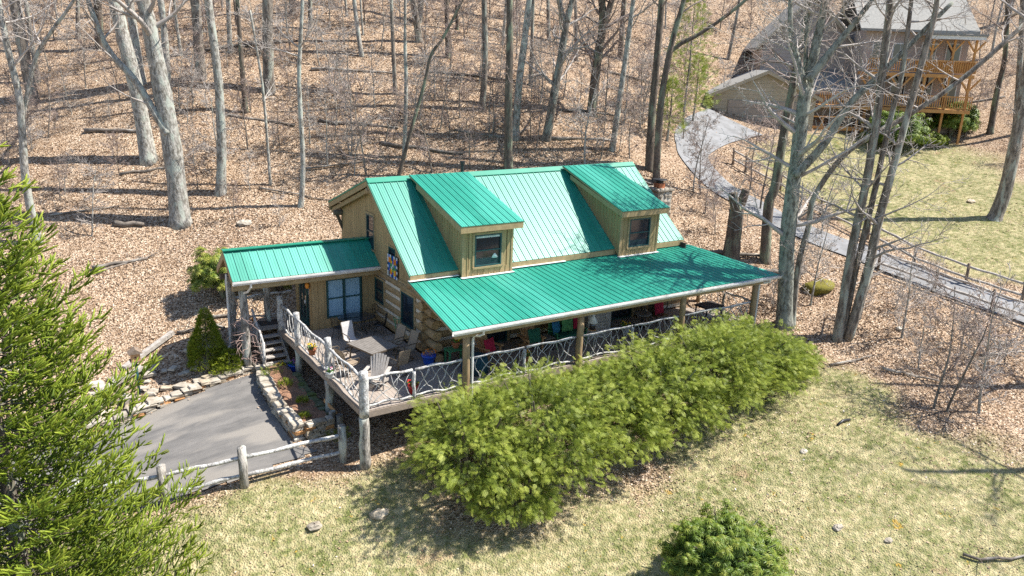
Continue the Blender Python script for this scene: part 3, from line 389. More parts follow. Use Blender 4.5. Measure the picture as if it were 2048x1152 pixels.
g = bpy.data.objects.new('ground', me); COL.objects.link(g); tag(g, kind='structure')

# ---------------------------------------------------------------- asphalt drives
def sheet(name, poly, step, lift, m):
    xs = [p[0] for p in poly]; ys = [p[1] for p in poly]
    X, Y = np.meshgrid(np.arange(min(xs), max(xs)+step, step), np.arange(min(ys), max(ys)+step, step))
    sd = poly_sd(X, Y, poly); Z = H(X, Y)+lift
    mb = MB(); idx = {}
    def vid(i, j):
        if (i, j) not in idx: idx[i, j] = len(mb.v); mb.v.append((X[i,j], Y[i,j], Z[i,j]))
        return idx[i, j]
    edge = sd+wob(X, Y, 2.2)*.03
    for i in range(X.shape[0]-1):
        for j in range(X.shape[1]-1):
            if min(edge[i,j], edge[i+1,j], edge[i,j+1], edge[i+1,j+1]) > 0: mb.f.append((vid(i,j), vid(i,j+1), vid(i+1,j+1), vid(i+1,j)))
    o = link(name, mb.mesh(name, m, True)); return tag(o, kind='structure')
sheet('driveway', DRIVE, .12, .035, 'asphalt')
# the neighbour's lane: a smooth ribbon along the slope
def spline(P3, k=8):
    P3 = [Vector(p) for p in P3]; out = []
    for i in range(len(P3)-1):
        a, b_, c, d = P3[max(i-1,0)], P3[i], P3[i+1], P3[min(i+2,len(P3)-1)]
        for s in range(k):
            u = s/k; out.append(.5*((2*b_)+(c-a)*u+(2*a-5*b_+4*c-d)*u*u+(3*b_-a-3*c+d)*u**3))
    return out+[P3[-1]]
mat('lane_asphalt', (.245,.245,.25), (.165,.165,.165), rough=.9, scale=1.5, bump=.2, bscale=40)
rp = spline(ROAD); mb = MB(); nw = 5
for i, p in enumerate(rp):
    d = (rp[min(i+1,len(rp)-1)]-rp[max(i-1,0)]); d.z = 0; d.normalize(); s = Vector((d.y, -d.x, 0)); hw = 1.05+(1.25*max(0, 1-i/22))
    for k in range(nw):
        u = (k/(nw-1)-.5)*2; x, y = p.x+s.x*hw*u, p.y+s.y*hw*u; mb.v.append((x, y, hz(x, y)+.07))
for i in range(len(rp)-1):
    for k in range(nw-1): a = i*nw+k; mb.f.append((a, a+1, a+nw+1, a+nw))
tag(link('lane', mb.mesh('lane', 'lane_asphalt', True)), kind='structure')

# ---------------------------------------------------------------- log cabin
CAB = thing('log_cabin', 'log cabin with green metal roofs, two dormers and a long front porch', 'house', (11, 8, 0))
def lerp(a, b, t): return Vector(a)+(Vector(b)-Vector(a))*t
def metal_roof(name, A, B, C_, D, pitch=.305, parent=CAB, th=.03, cap=None):
    """ribbed metal roof: A,B eave ends, C_,D upper ends; one panel object per sheet, each with a rib on its edge"""
    A, B, C_, D = map(Vector, (A, B, C_, D)); nrm = (B-A).cross(D-A).normalized()
    n = max(2, round((B-A).length/pitch)); deck = MB(); e = nrm*.02
    deck.hexa([A-nrm*.07, B-nrm*.07, C_-nrm*.07, D-nrm*.07, A-e, B-e, C_-e, D-e])
    R = part(name, deck, 'trim_tan', parent)
    for i in range(n):
        a, b_ = lerp(A, B, i/n), lerp(A, B, (i+1)/n); d, c = lerp(D, C_, i/n), lerp(D, C_, (i+1)/n)
        mb = MB(); mb.hexa([a-e*.8, b_-e*.8, c-e*.8, d-e*.8, a, b_, c, d])
        s = (b_-a).normalized(); up = nrm*.028; rw = .018
        a2, d2 = a+s*rw, d+s*rw
        mb.hexa([a2-s*rw, a2+s*rw, d2+s*rw, d2-s*rw, a2-s*rw*.7+up, a2+s*rw*.7+up, d2+s*rw*.7+up, d2-s*rw*.7+up])
        for f in (.36, .68):                                    # the low stiffening creases of the sheet
            pa, pd = lerp(a, b_, f), lerp(d, c, f); mb.hexa([pa-s*.008, pa+s*.008, pd+s*.008, pd-s*.008, pa-s*.004+nrm*.009, pa+s*.004+nrm*.009, pd+s*.004+nrm*.009, pd-s*.004+nrm*.009])
        sub('roof_panel', mb, 'roof_green', R)
    return R
RX0, RX1 = 3.5, 17.5
ridge = lambda x: (x, 7.8, 6.02+(x-3.5)/14*.12)
low = lambda x: (x, 3.86, 3.03+(x-3.5)/14*.06)
main = metal_roof('main_roof', low(RX0), low(RX1), ridge(RX1), ridge(RX0))
rear = metal_roof('rear_roof', (RX1, 12.2, 4.38), (RX0, 12.2, 4.38), ridge(RX0), ridge(RX1), pitch=.6)
mb = MB(); a, b_ = Vector(ridge(RX0-.03)), Vector(ridge(RX1+.03))
for s in (-1, 1): 
    o = Vector((0, .22*s, -.155 if s < 0 else -.075)); mb.hexa([a+Vector((0,0,.03)), b_+Vector((0,0,.03)), b_+o+Vector((0,0,.03)), a+o+Vector((0,0,.03)), a+Vector((0,0,.055)), b_+Vector((0,0,.055)), b_+o+Vector((0,0,.055)), a+o+Vector((0,0,.055))])
sub('ridge_cap', mb, 'roof_trim', main)
mb = MB(); mb.tube([(8.5, 8.9, 5.4), (8.5, 8.9, 6.32)], .07, 10); mb.tube([(8.5, 8.9, 6.3), (8.5, 8.9, 6.42)], .11, 10)
part('vent_pipe', mb, 'metal_black', CAB)
# porch roof
PT = lambda x: (x, 3.95, 2.80)
porch = metal_roof('porch_roof', (3.0, -.3, 2.28), (19.28, -.3, 2.24), (17.95, 3.95, 2.80), (3.45, 3.95, 2.80))
mb = MB(); mb.box(3.42, 5.5, 3.72, 3.9, 2.835, 2.85); mb.box(7.8, 10.6, 3.72, 3.9, 2.835, 2.85); sub('flashing', mb, 'flashing', porch)
mb = MB(); mb.beam((3.5, 3.86, 2.90), (17.5, 3.86, 2.95), .05, .21); part('fascia', mb, 'trim_tan', CAB)
mb = MB(); mb.beam((3.2, -.12, 2.05), (18.9, -.12, 2.02), .14, .24); part('porch_beam', mb, 'trim_tan', CAB)
def gutter(p, q, nm='gutter'):
    p, q = Vector(p), Vector(q); d = (q-p).normalized(); s = Vector((d.y, -d.x, 0)); mb = MB(); z = Vector((0,0,1))
    prof = [(0,-.12),(.09,-.12),(.125,-.04),(.125,.015),(.112,.015),(.105,-.03),(.08,-.105),(.012,-.105),(.012,.015),(0,.015)]
    mb.prism([p+s*a+z*b for a, b in prof], q-p); part(nm, mb, 'gutter_white', CAB)
gutter((2.98, -.325, 2.25), (19.3, -.325, 2.21))
# rakes of the main gable: layered barge boards, front and rear
def rake(p, q, x, drop, h, wd, m, nm='barge_board'):
    p, q = Vector(p), Vector(q); mb = MB(); dz = Vector((0,0,-drop)); 
    mb.hexa([p+dz+Vector((x,0,-h)), p+dz+Vector((x+wd,0,-h)), q+dz+Vector((x+wd,0,-h)), q+dz+Vector((x,0,-h)), p+dz+Vector((x,0,0)), p+dz+Vector((x+wd,0,0)), q+dz+Vector((x+wd,0,0)), q+dz+Vector((x,0,0))])
    part(nm, mb, m, CAB)
L0, R0, B0 = low(RX0), ridge(RX0), (RX0, 12.2, 4.38)
for p, q in ((L0, R0), (R0, B0)):
    rake(p, q, -.03, -.01, .07, .06, 'roof_trim', 'rake_trim'); rake(p, q, 0, .075, .2, .05, 'trim_tan')
rake(R0, B0, .12, .30, .19, .12, 'trim_tan'); rake(L0, R0, .12, .29, .10, .08, 'trim_dark')
L1, R1, B1 = low(RX1), ridge(RX1), (RX1, 12.2, 4.38)
for p, q in ((L1, R1), (R1, B1)): rake(p, q, -.03, -.01, .07, .06, 'roof_trim', 'rake_trim'); rake(p, q, -.06, .075, .2, .05, 'trim_tan')
mb = MB(); mb.tube([(3.48, 7.8, 5.55), (4.2, 7.8, 5.55)], .13, 10); part('purlin_end', mb, 'log_end', CAB, True)
mb = MB(); mb.tube([(3.48, 11.5, 4.0), (4.2, 11.5, 4.0)], .13, 10); part('purlin_end', mb, 'trim_dark', CAB, True)
mb = MB(); mb.tube([(3.5, 4.0, 2.62), (4.3, 4.0, 2.62)], .14, 10); part('purlin_end', mb, 'log_end', CAB, True)
mb = MB(); mb.beam((3.6, 11.55, 4.0), (4.0, 11.55, 3.0), .12, .12); part('knee_brace', mb, 'trim_dark', CAB)
mb = MB(); mb.hexa([(3.52,12.15,4.0),(17.4,12.15,4.0),(17.4,12.2,4.0),(3.52,12.2,4.0),(3.52,12.15,4.3),(17.4,12.15,4.3),(17.4,12.2,4.3),(3.52,12.2,4.3)]); part('fascia', mb, 'trim_tan', CAB)

# log walls: side wall on x = 4, front wall on y = 3.4
WX, WY = 4.0, 3.4
def log(p, q, r, m='log_brown'):
    mb = MB(); p, q = Vector(p), Vector(q); n = 4
    mb.tube([lerp(p, q, k/n)+Vector((0,0,random.uniform(-.004,.004))) for k in range(n+1)], [r*random.uniform(.985,1.015) for k in range(n+1)], 14, flat=.94)
    o = part('log', mb, m, CAB, False); return o
side_holes = [(4.25, 5.36, .69, 2.0), (7.04, 7.95, .92, 1.92)]
front_holes = [(6.35, 7.6, 0, 2.05), (11.6, 14.2, 0, 2.05)]
CH = .40
for k in range(6):
    z = .17+k*CH; ext = .46+.10*(5-k)
    spans = [(WY-ext, 11.6)]
    for a, b_, z0, z1 in side_holes:
        if z+.12 > z0 and z-.12 < z1:
            spans = [s for (p, q) in spans for s in (((p, a-.06), (b_+.06, q)) if p < a and q > b_ else ((p, q),))]
    for p, q in spans: log((WX, p, z), (WX, q, z), .180)
    zf = z+CH/2
    if k < 5:
        spans = [(WX-.30, 17.6)]
        for a, b_, z0, z1 in front_holes: spans = [s for (p, q) in spans for s in (((p, a-.06), (b_+.06, q)) if p < a and q > b_ else ((p, q),))]
        for p, q in spans: log((p, WY, zf), (q, WY, zf), .180)
    # chinking between the courses, set back from the logs
    def strip(mb, m): part('chinking', mb, m, CAB)
    if k < 6:
        zc = z+CH/2; ys = [(WY+.1, 11.5)]
        for a, b_, z0, z1 in side_holes:
            if zc+.05 > z0 and zc-.05 < z1: ys = [s for (p, q) in ys for s in (((p, a-.05), (b_+.05, q)) if p < a and q > b_ else ((p, q),))]
        for p, q in ys: mb = MB(); mb.box(WX-.105, WX+.06, p, q, zc-.10, zc+.10); strip(mb, 'chinking')
        zc = z; xs = [(WX+.1, 17.5)]
        for a, b_, z0, z1 in front_holes: xs = [s for (p, q) in xs for s in (((p, a-.05), (b_+.05, q)) if p < a and q > b_ else ((p, q),))]
        for p, q in xs: mb = MB(); mb.box(p, q, WY-.105, WY+.06, zc-.10, zc+.10); strip(mb, 'chinking')
# inner backing walls (what is seen through glass stays dark; keeps light out)
mb = MB(); mb.box(WX+.07, WX+.12, WY+.1, 11.5, -.4, 2.6); mb.box(WX+.12, 17.4, WY+.07, WY+.12, -.4, 2.6); mb.box(17.3, 17.35, WY+.12, 11.4, -.4, 3.0); mb.box(WX+.12, 17.3, 11.4, 11.45, -1, 4.0)
part('inner_wall', mb, 'interior_dark', CAB)
mb = MB(); mb.box(4.3, 17.3, 3.7, 11.2, 2.50, 2.56); part('ceiling', mb, 'interior_dark', CAB)
# gable of vertical boards on the side wall
def gz(y):
    return (3.03+(y-3.86)*(2.99/3.94) if y < 7.8 else 6.02-(y-7.8)*(1.64/4.4))-.16
gable_holes = [(7.92, 8.70, 3.07, 4.47), (5.85, 6.48, 2.36, 3.55)]
y = 3.95; bw = .235
while y < 11.55:
    y1 = min(y+bw-.012, 11.6); z0 = 2.42
    if y < 7.8 < y1: top = [gz(y), gz(7.8), gz(y1)]
    poly = [(WX-.12, y, z0), (WX-.12, y1, z0), (WX-.12, y1, gz(y1))] + ([(WX-.12, 7.8, gz(7.8))] if y < 7.8 < y1 else []) + [(WX-.12, y, gz(y))]
    if gz(y) > z0+.05 and gz(y1) > z0+.02:
        mid = (y+y1)/2; cut = [h for h in gable_holes if h[0] < mid < h[1]]
        if cut:
            h = cut[0]; top = gz(mid)-.0
            if h[2] > z0+.05: mb = MB(); mb.box(WX-.14, WX-.11, y, y1, z0, h[2]); part('siding_board', mb, 'board_tan', CAB)
            if top > h[3]+.03: mb = MB(); mb.prism([(WX-.14, y, h[3]), (WX-.14, y1, h[3]), (WX-.14, y1, gz(y1)), (WX-.14, y, gz(y))], (.03,0,0)); part('siding_board', mb, 'board_tan', CAB)
        else:
            mb = MB(); mb.prism([(p[0]-.02, p[1], p[2]) for p in poly], (.03,0,0)); part('siding_board', mb, 'board_tan', CAB)
    y += bw
mb = MB(); mb.prism([(WX-.1, 3.95, 2.4), (WX-.1, 11.6, 2.4), (WX-.1, 11.6, gz(11.6)-.02), (WX-.1, 7.8, gz(7.8)-.02), (WX-.1, 3.95, gz(3.95)-.02)], (.04,0,0)); part('gable_backing', mb, 'trim_dark', CAB)
mb = MB(); mb.box(WX-.17, WX-.1, 3.9, 11.6, 2.36, 2.44); part('belt_board', mb, 'board_tan', CAB)

# windows: a frame part with panes, sashes and sill under it; axis 'x' faces -X, axis 'y' faces -Y
def window(ax, pos, a0, a1, z0, z1, glass='glass_dark', rows=2, cols=1, fw=.055, trim=.09, parent=None, proud=.03, sill=True):
    P = lambda u, v, w: (pos-w, u, v) if ax == 'x' else (u, pos-w, v)
    def bx(mb, u0, u1, v0, v1, w0, w1):
        a, b2 = P(u0, v0, w0), P(u1, v1, w1); mb.box(min(a[0],b2[0]), max(a[0],b2[0]), min(a[1],b2[1]), max(a[1],b2[1]), v0, v1)
    fr = MB(); bx(fr, a0, a0+fw, z0, z1, -.05, proud); bx(fr, a1-fw, a1, z0, z1, -.05, proud); bx(fr, a0+fw, a1-fw, z0, z0+fw, -.05, proud); bx(fr, a0+fw, a1-fw, z1-fw, z1, -.05, proud)
    for c in range(1, cols): u = a0+(a1-a0)*c/cols; bx(fr, u-fw*.6, u+fw*.6, z0+fw, z1-fw, -.05, proud)
    put = (lambda n, mb, m: part(n, mb, m, CAB)) if parent is None else (lambda n, mb, m: sub(n, mb, m, parent))
    W = put('window', fr, 'frame_green')
    s2 = (lambda n, mb, m: sub(n, mb, m, W)) if parent is None else put
    if rows > 1:
        mr = MB()
        for c in range(cols):
            u0 = a0+(a1-a0)*c/cols+fw; u1 = a0+(a1-a0)*(c+1)/cols-fw; bx(mr, u0, u1, (z0+z1)/2-.025, (z0+z1)/2+.025, -.03, proud*.6)
        s2('meeting_rail', mr, 'frame_green')
    for c in range(cols):
        for r in range(rows):
            u0 = a0+(a1-a0)*c/cols+fw*.8; u1 = a0+(a1-a0)*(c+1)/cols-fw*.8; v0 = z0+(z1-z0)*r/rows+.02; v1 = z0+(z1-z0)*(r+1)/rows-.02
            mb = MB(); bx(mb, u0, u1, v0, v1, -.035-.006*r, -.025-.006*r); s2('pane', mb, glass)
    if trim:
        tr = MB(); bx(tr, a0-trim, a0-.003, z0-.02, z1+trim, -.02, .022); bx(tr, a1+.003, a1+trim, z0-.02, z1+trim, -.02, .022); bx(tr, a0, a1, z1+.003, z1+trim, -.02, .024)
        s2('casing', tr, 'trim_tan')
    if sill:
        mb = MB(); bx(mb, a0-trim, a1+trim, z0-.075, z0-.003, -.02, .06); s2('sill', mb, 'trim_tan')
    return W
window('x', WX-.14, 7.04, 7.95, .92, 1.92)
window('x', WX-.14, 4.25, 5.36, .69, 2.0, rows=1)
window('x', WX-.15, 7.92, 8.70, 3.07, 4.47)
window('x', WX-.15, 5.85, 6.48, 2.46, 3.55, rows=1, trim=.05, sill=False)
# bed-side curtain slit in the small window
mb = MB(); mb.box(WX-.1, WX-.09, 7.72, 7.86, 1.0, 1.85); part('curtain', mb, 'blind', CAB)

# dormers
def dormer(x0, x1, lampside):
    F = 3.6; zt = 4.50; rz0 = 4.84
    D = MB(); D.box(x0+.03, x1-.03, F+.03, F+.06, 2.5, 3.02); Dp = part('dormer', D, 'trim_dark', CAB)
    # side walls: board and batten, lower edge on the main roof, upper edge under the dormer roof
    sl = (6.07-rz0)/(7.5-3.25)
    top = lambda yy: rz0+(yy-3.25)*sl-.22; bot = lambda yy: max(3.05+(yy-3.86)*.759, 2.75)
    for sx, xx in ((-1, x0), (1, x1)):
        yy = F
        while yy < 7.1:
            y1 = min(yy+.2, 7.1)
            if top(y1)-bot(y1) > .02:
                mb = MB(); a = xx; mb.prism([(a, yy, bot(yy)-.05), (a, y1, bot(y1)-.05), (a, y1, top(y1)), (a, yy, top(yy))], (-sx*.03, 0, 0)); 
                mb.prism([(a+sx*.016, yy+.005, bot(yy)-.05), (a+sx*.016, yy+.05, bot(yy+.05)-.05), (a+sx*.016, yy+.05, top(yy+.05)), (a+sx*.016, yy+.005, top(yy+.005))], (-sx*.016, 0, 0))
                sub('siding_board', mb, 'board_tan', Dp)
            yy = y1
    # front wall boards round the window
    cx = (x0+x1)/2-.03*0; wz0, wz1 = 3.13, 4.38; wa, wb = cx-.6, cx+.6
    n = 9
    for i in range(n):
        a, b2 = x0+(x1-x0)*i/n, x0+(x1-x0)*(i+1)/n
        def slab(z0, z1):
            if z1-z0 < .03: return
            mb = MB(); mb.box(a, b2-.006, F, F+.03, z0, z1); mb.box(b2-.05, b2-.004, F-.018, F, z0, z1); sub('siding_board', mb, 'board_tan', Dp)
        if b2 < wa-.05 or a > wb+.05: slab(2.74, zt+.06)
        elif a >= wa-.12 and b2 <= wb+.12: slab(2.74, wz0-.08); slab(wz1+.09, zt+.06)
        else: slab(2.74, wz0-.08); slab(wz1+.09, zt+.06); 
    for a, b2 in ((wa-.24, wa-.09), (wb+.09, wb+.24)):
        mb = MB(); mb.box(a, b2, F+.004, F+.033, wz0-.1, wz1+.1); sub('siding_board', mb, 'board_tan', Dp)
    for xx in (x0-.02, x1-.07):
        mb = MB(); mb.box(xx, xx+.09, F-.025, F+.05, 2.72, zt+.05); sub('corner_board', mb, 'trim_tan', Dp)
    window('y', F-.012, wa, wb, wz0, wz1, parent=Dp)
    mb = MB(); mb.box(wa+.04, wb-.04, F+.30, F+.32, 2.9, 4.45); sub('interior', mb, 'interior_wall', Dp)
    mb = MB(); mb.box(x0-.08, x1+.05, F-.17, F-.02, 2.775, 2.79); sub('flashing', mb, 'flashing', Dp)
    # roof
    a, b2 = x0-.27, x1+.27
    R = metal_roof('dormer_roof', (a, 3.25, rz0), (b2, 3.25, rz0), (b2, 7.62, 6.13+(a-5)/14*.1), (a, 7.62, 6.13+(a-5)/14*.1), pitch=.3)
    mb = MB(); mb.box(a+.01, b2-.01, 3.27, 3.31, rz0-.27, rz0-.07); sub('fascia', mb, 'trim_tan', R)
    mb = MB(); mb.box(a+.03, b2-.03, 3.32, 3.6, rz0-.26, rz0-.24); sub('soffit', mb, 'trim_tan', R)
    for xx in (a+.01, b2-.05):
        mb = MB(); q = (7.0-3.31)*sl; mb.hexa([(xx,3.31,rz0-.25),(xx+.04,3.31,rz0-.25),(xx+.04,7.0,rz0-.25+q),(xx,7.0,rz0-.25+q),(xx,3.31,rz0-.055),(xx+.04,3.31,rz0-.055),(xx+.04,7.0,rz0-.055+q),(xx,7.0,rz0-.055+q)]); sub('barge_board', mb, 'trim_tan', R)
    return Dp, (wa, wb, wz0, wz1)
D1, w1 = dormer(5.55, 7.80, 1)
D2, w2 = dormer(13.35, 15.55, 0)
mb = MB(); mb.box(w1[0]+.05, w1[1]-.05, 3.615, 3.63, w1[3]-.14, w1[3]-.055); sub('blind', mb, 'blind', D1)
lamp = thing('table_lamp', 'white shaded lamp standing inside the left dormer window', 'lamp', (7.0, 3.66, 3.0))
mb = MB(); mb.lathe([(.1, 0), (.1, .03), (.03, .06), (.05, .2), (.02, .34)], (7.0, 3.78, 3.05), 10); part('base', mb, 'log_end', lamp, True)
mb = MB(); mb.lathe([(.20, .32), (.10, .60)], (7.0, 3.75, 3.1), 14); part('lamp_shade', mb, 'shade_cloth', lamp, True)
fig = thing('star_ornament', 'blue and white beaded ornament hanging inside the right dormer window', 'ornament', (14.2, 3.7, 3.2))
mb = MB()
for i in range(70):
    u, v = random.gauss(0,.5), random.random(); mb.blob((14.25+u*.16*(1.3-v), 3.66+random.uniform(0,.04), 3.2+v*.75), .022, .1, 5, 3)
part('bead', mb, 'cloth_blue', fig)['kind'] = 'stuff'
mb = MB(); 
for i in range(24): mb.blob((14.28+random.gauss(0,.08), 3.65, 3.55+random.random()*.5), .02, .1, 5, 3)
part('white_bead', mb, 'pot_white', fig)['kind'] = 'stuff'

# quilt square hung on the gable
qb = thing('quilt_block', 'painted quilt square of orange, blue, green and white blocks on the gable', 'wall panel', (3.8, 6.05, 2.38))
mb = MB(); mb.box(3.80, 3.83, 5.58, 6.54, 2.36, 3.27); part('board', mb, 'metal_black', qb)
cols = {'w': 'pot_white', 'b': 'pot_blue', 'o': 'orange_flower', 'y': 'yellow_flower', 'g': 'paint_green', 'n': 'cloth_teal'}
pat = ['wbwnbwnw', 'boonboob'.replace('b','w',1), 'wooyboon', 'nbggwgbw', 'wbgwgggn', 'nboygyow', 'wnoobyon', 'wnwbnwbw']
for r, row in enumerate(pat):
    for c, ch in enumerate(row):
        mb = MB(); y0 = 6.53-c*.118; mb.box(3.794, 3.80, y0-.113, y0, 3.262-(r+1)*.1125, 3.262-r*.1125-.004); part('tile', mb, cols[ch], qb)

# entry wing: covered landing and the small room with the curtained window
ER = metal_roof('entry_roof', (-2.0, 7.4, 2.56), (3.86, 7.4, 2.52), (3.86, 8.62, 3.42), (-2.0, 8.62, 3.46), pitch=.31)
ER2 = metal_roof('entry_roof', (3.86, 9.85, 2.52), (-2.0, 9.85, 2.56), (-2.0, 8.62, 3.46), (3.86, 8.62, 3.42), pitch=.6)
mb = MB(); mb.beam((-2.02, 8.62, 3.49), (3.86, 8.62, 3.45), .3, .03); sub('ridge_cap', mb, 'roof_trim', ER)
for s, yy in ((1, 7.4), (-1, 9.85)):
    mb = MB(); mb.prism([(-2.0, yy, 2.50), (-2.0, 8.62, 3.40), (-2.0, 8.62, 3.16), (-2.0, yy, 2.28)], (.05,0,0)); part('barge_board', mb, 'trim_tan', CAB)
mb = MB(); mb.beam((-2.0, 7.47, 2.33), (3.85, 7.47, 2.30), .05, .26); part('fascia', mb, 'trim_tan', CAB)
mb = MB(); mb.beam((-1.95, 7.75, 2.2), (3.85, 7.75, 2.18), .14, .2); part('entry_beam', mb, 'trim_tan', CAB)
mb = MB(); mb.beam((-1.95, 9.6, 2.2), (1.2, 9.6, 2.2), .14, .2); part('entry_beam', mb, 'trim_dark', CAB)
mb = MB(); mb.beam((-1.7, 7.7, 2.2), (-1.7, 9.7, 2.2), .12, .2); part('entry_beam', mb, 'trim_dark', CAB)
gutter((-2.0, 7.4, 2.53), (3.87, 7.4, 2.49))
x = 1.12
while x < 3.98:
    x1 = min(x+.27, 3.99); mb = MB()
    if x1 > 1.74 and x < 3.25:
        mb.box(x, x1-.01, 7.9, 7.94, -.05, .40); part('siding_board', mb, 'board_tan', CAB)
        mb = MB(); mb.box(x, x1-.01, 7.9, 7.94, 2.08, 2.4); part('siding_board', mb, 'board_tan', CAB)
        if x < 1.74: mb = MB(); mb.box(x, 1.73, 7.9, 7.94, .41, 2.07); part('siding_board', mb, 'board_tan', CAB)
        if x1 > 3.25: mb = MB(); mb.box(3.27, x1-.01, 7.9, 7.94, .41, 2.07); part('siding_board', mb, 'board_tan', CAB)
    else: mb.box(x, x1-.01, 7.9, 7.94, -.05, 2.4); part('siding_board', mb, 'board_tan', CAB)
    x = x1
mb = MB(); mb.box(1.15, 3.9, 7.97, 8.0, -.4, 2.4); part('inner_wall', mb, 'interior_dark', CAB)
window('y', 7.9, 1.74, 3.24, .41, 2.06, glass='curtain_blue', rows=2, cols=2, fw=.07, trim=0, sill=False)
y = 7.92
while y < 9.9:
    y1 = min(y+.27, 9.92)
    if y1 > 8.45 and y < 9.35: mb = MB(); mb.box(1.12, 1.15, y, y1-.01, 2.12, 2.6); part('siding_board', mb, 'board_tan', CAB)
    else: mb = MB(); mb.box(1.12, 1.15, y, y1-.01, -.05, 2.5); part('siding_board', mb, 'board_tan', CAB)
    y = y1
dr = MB(); dr.box(1.10, 1.17, 8.45, 8.55, .02, 2.12); dr.box(1.10, 1.17, 9.25, 9.35, .02, 2.12); dr.box(1.10, 1.17, 8.55, 9.25, 2.0, 2.12); dr.box(1.10, 1.17, 8.55, 9.25, .02, .3); dr.box(1.10, 1.17, 8.86, 8.93, .3, 2.0)
drp = part('door', dr, 'frame_green', CAB); mb = MB(); mb.box(1.13, 1.14, 8.55, 9.25, .3, 2.0); sub('pane', mb, 'glass_dark', drp); mb = MB(); mb.box(1.06, 1.10, 8.6, 8.64, .95, 1.1); sub('handle', mb, 'flashing', drp)
wl = thing('wall_lantern', 'small amber wall lantern beside the entry door', 'lantern', (1.0, 8.1, 1.75))
mb = MB(); mb.box(1.02, 1.12, 8.06, 8.16, 1.98, 2.02); mb.box(1.09, 1.12, 8.08, 8.14, 1.72, 1.98); part('bracket', mb, 'metal_black', wl)
mb = MB(); mb.lathe([(.03, 0), (.075, .05), (.085, .16), (.06, .22), (.02, .24)], (1.03, 8.11, 1.72), 10); part('globe', mb, 'lamp_amber', wl, True)

# porch doors on the front wall
def slider(x0, x1, n):
    fr = MB(); fr.box(x0, x1, WY-.13, WY-.02, 2.0, 2.1); fr.box(x0, x1, WY-.15, WY-.02, .01, .07)
    for k in range(n+1): u = x0+(x1-x0)*k/n; fr.box(max(x0, u-.05), min(x1, u+.05), WY-.13, WY-.02, .07, 2.0)
    D = part('door', fr, 'frame_green', CAB)
    for k in range(n): mb = MB(); mb.box(x0+(x1-x0)*k/n+.05, x0+(x1-x0)*(k+1)/n-.05, WY-.07, WY-.06, .07, 2.0); sub('pane', mb, 'glass_dark', D)
    for xx in (x0-.12, x1+.003): mb = MB(); mb.box(xx, xx+.117, WY-.17, WY-.02, 0, 2.1); sub('casing', mb, 'trim_tan', D)
slider(6.47, 7.48, 1); slider(11.72, 14.08, 2)
# porch posts, downspouts
PX = (3.72, 8.56, 13.81, 18.15)
for i, x in enumerate(PX):
    mb = MB(); mb.tube([(x+random.uniform(-.012,.012), 0, z) for z in (-1.6, -.5, .5, 1.3, 1.96)], [.14,.135,.13,.128,.125], 12, jit=.02); part('porch_post', mb, 'post_log', CAB, True)
def pipe(pts, r=.045):
    mb = MB(); mb.tube(pts, r, 8); part('downspout', mb, 'gutter_white', CAB)
pipe([(4.15, -.36, 2.16), (4.15, -.36, 2.02), (4.05, -.28, 1.95), (3.93, -.12, 1.92), (3.9, -.10, 1.8), (3.9, -.10, -1.6)])
pipe([(18.62, -.36, 2.12), (18.62, -.36, 2.0), (18.5, -.2, 1.94), (18.33, -.08, 1.9), (18.31, -.08, 1.8), (18.31, -.08, -.4)])
pipe([(-1.35, 7.36, 2.44), (-1.35, 7.36, 2.3), (-1.42, 7.6, 2.05), (-1.5, 7.86, 1.95), (-1.52, 7.9, 1.8)])
pipe([(-1.80, 9.2, 2.4), (-1.82, 9.2, .0), (-1.86, 9.15, -.55), (-2.05, 9.0, -.72), (-2.55, 8.75, -.92)])
# chimney at the far gable
mb = MB(); chp = MB(); chp.box(18.9, 19.85, 7.2, 8.3, .8, 4.72); CH_ = part('chimney', chp, 'stone', CAB)
for z in np.arange(2.2, 4.7, .3):
    for k in range(3):
        for face in ('y', 'x'):
            w_ = .28+random.random()*.06; mb = MB()
            if face == 'y': mb.blob((18.93+.3*k+.16+random.uniform(-.03,.03), 7.2, z+.15), .155, .22, 7, 4, (1, .35, .85))
            else: mb.blob((18.9, 7.25+.36*k+.15, z+.15), .165, .22, 7, 4, (.35, 1, .85))
            sub('stone', mb, random.choice(('stone','stone_pale','stone_pale')), CH_)
mb = MB(); mb.box(18.82, 19.93, 7.12, 8.38, 4.72, 4.80); sub('chimney_cap', mb, 'stone_pale', CH_)
mb = MB(); mb.box(19.2, 19.6, 7.5, 7.9, 4.80, 5.05); sub('flue', mb, 'terracotta', CH_)
mb = MB(); mb.tube([(19.4,7.7,5.05),(19.4,7.7,5.22)], .2, 12); mb.lathe([(.38,.0),(.36,.03),(.02,.07)], (19.4,7.7,5.22), 14); sub('chimney_hood', mb, 'metal_black', CH_)

# ---------------------------------------------------------------- deck
DK = thing('wooden_deck', 'weathered timber deck and porch floor raised on posts round the cabin', 'deck', (2, 4, -2))
bw = .142; x = 0.0
bmesh_long = None
i = 0
while x < 18.28:
    y1 = 8.82 if x+bw < 1.1 else (7.88 if x < 3.75 else 3.28)
    mb = MB(); mb.box(x, x+bw-.009, .0, y1, -.03, random.uniform(-.002,.002)); part('deck_board', mb, 'deck_board', DK); x += bw; i += 1
x = -1.45
while x < 1.08:
    y0 = 8.83 if x > -.98 else 8.3
    mb = MB(); mb.box(x, min(x+bw-.009, 1.09), y0, 10.35, -.03, random.uniform(-.002,.002)); part('deck_board', mb, 'deck_board', DK); x += bw
def rim(p, q, h=.21, z=-.035):
    mb = MB(); mb.beam((p[0], p[1], z-h/2), (q[0], q[1], z-h/2), .04, h); part('rim_board', mb, 'deck_rim', DK)
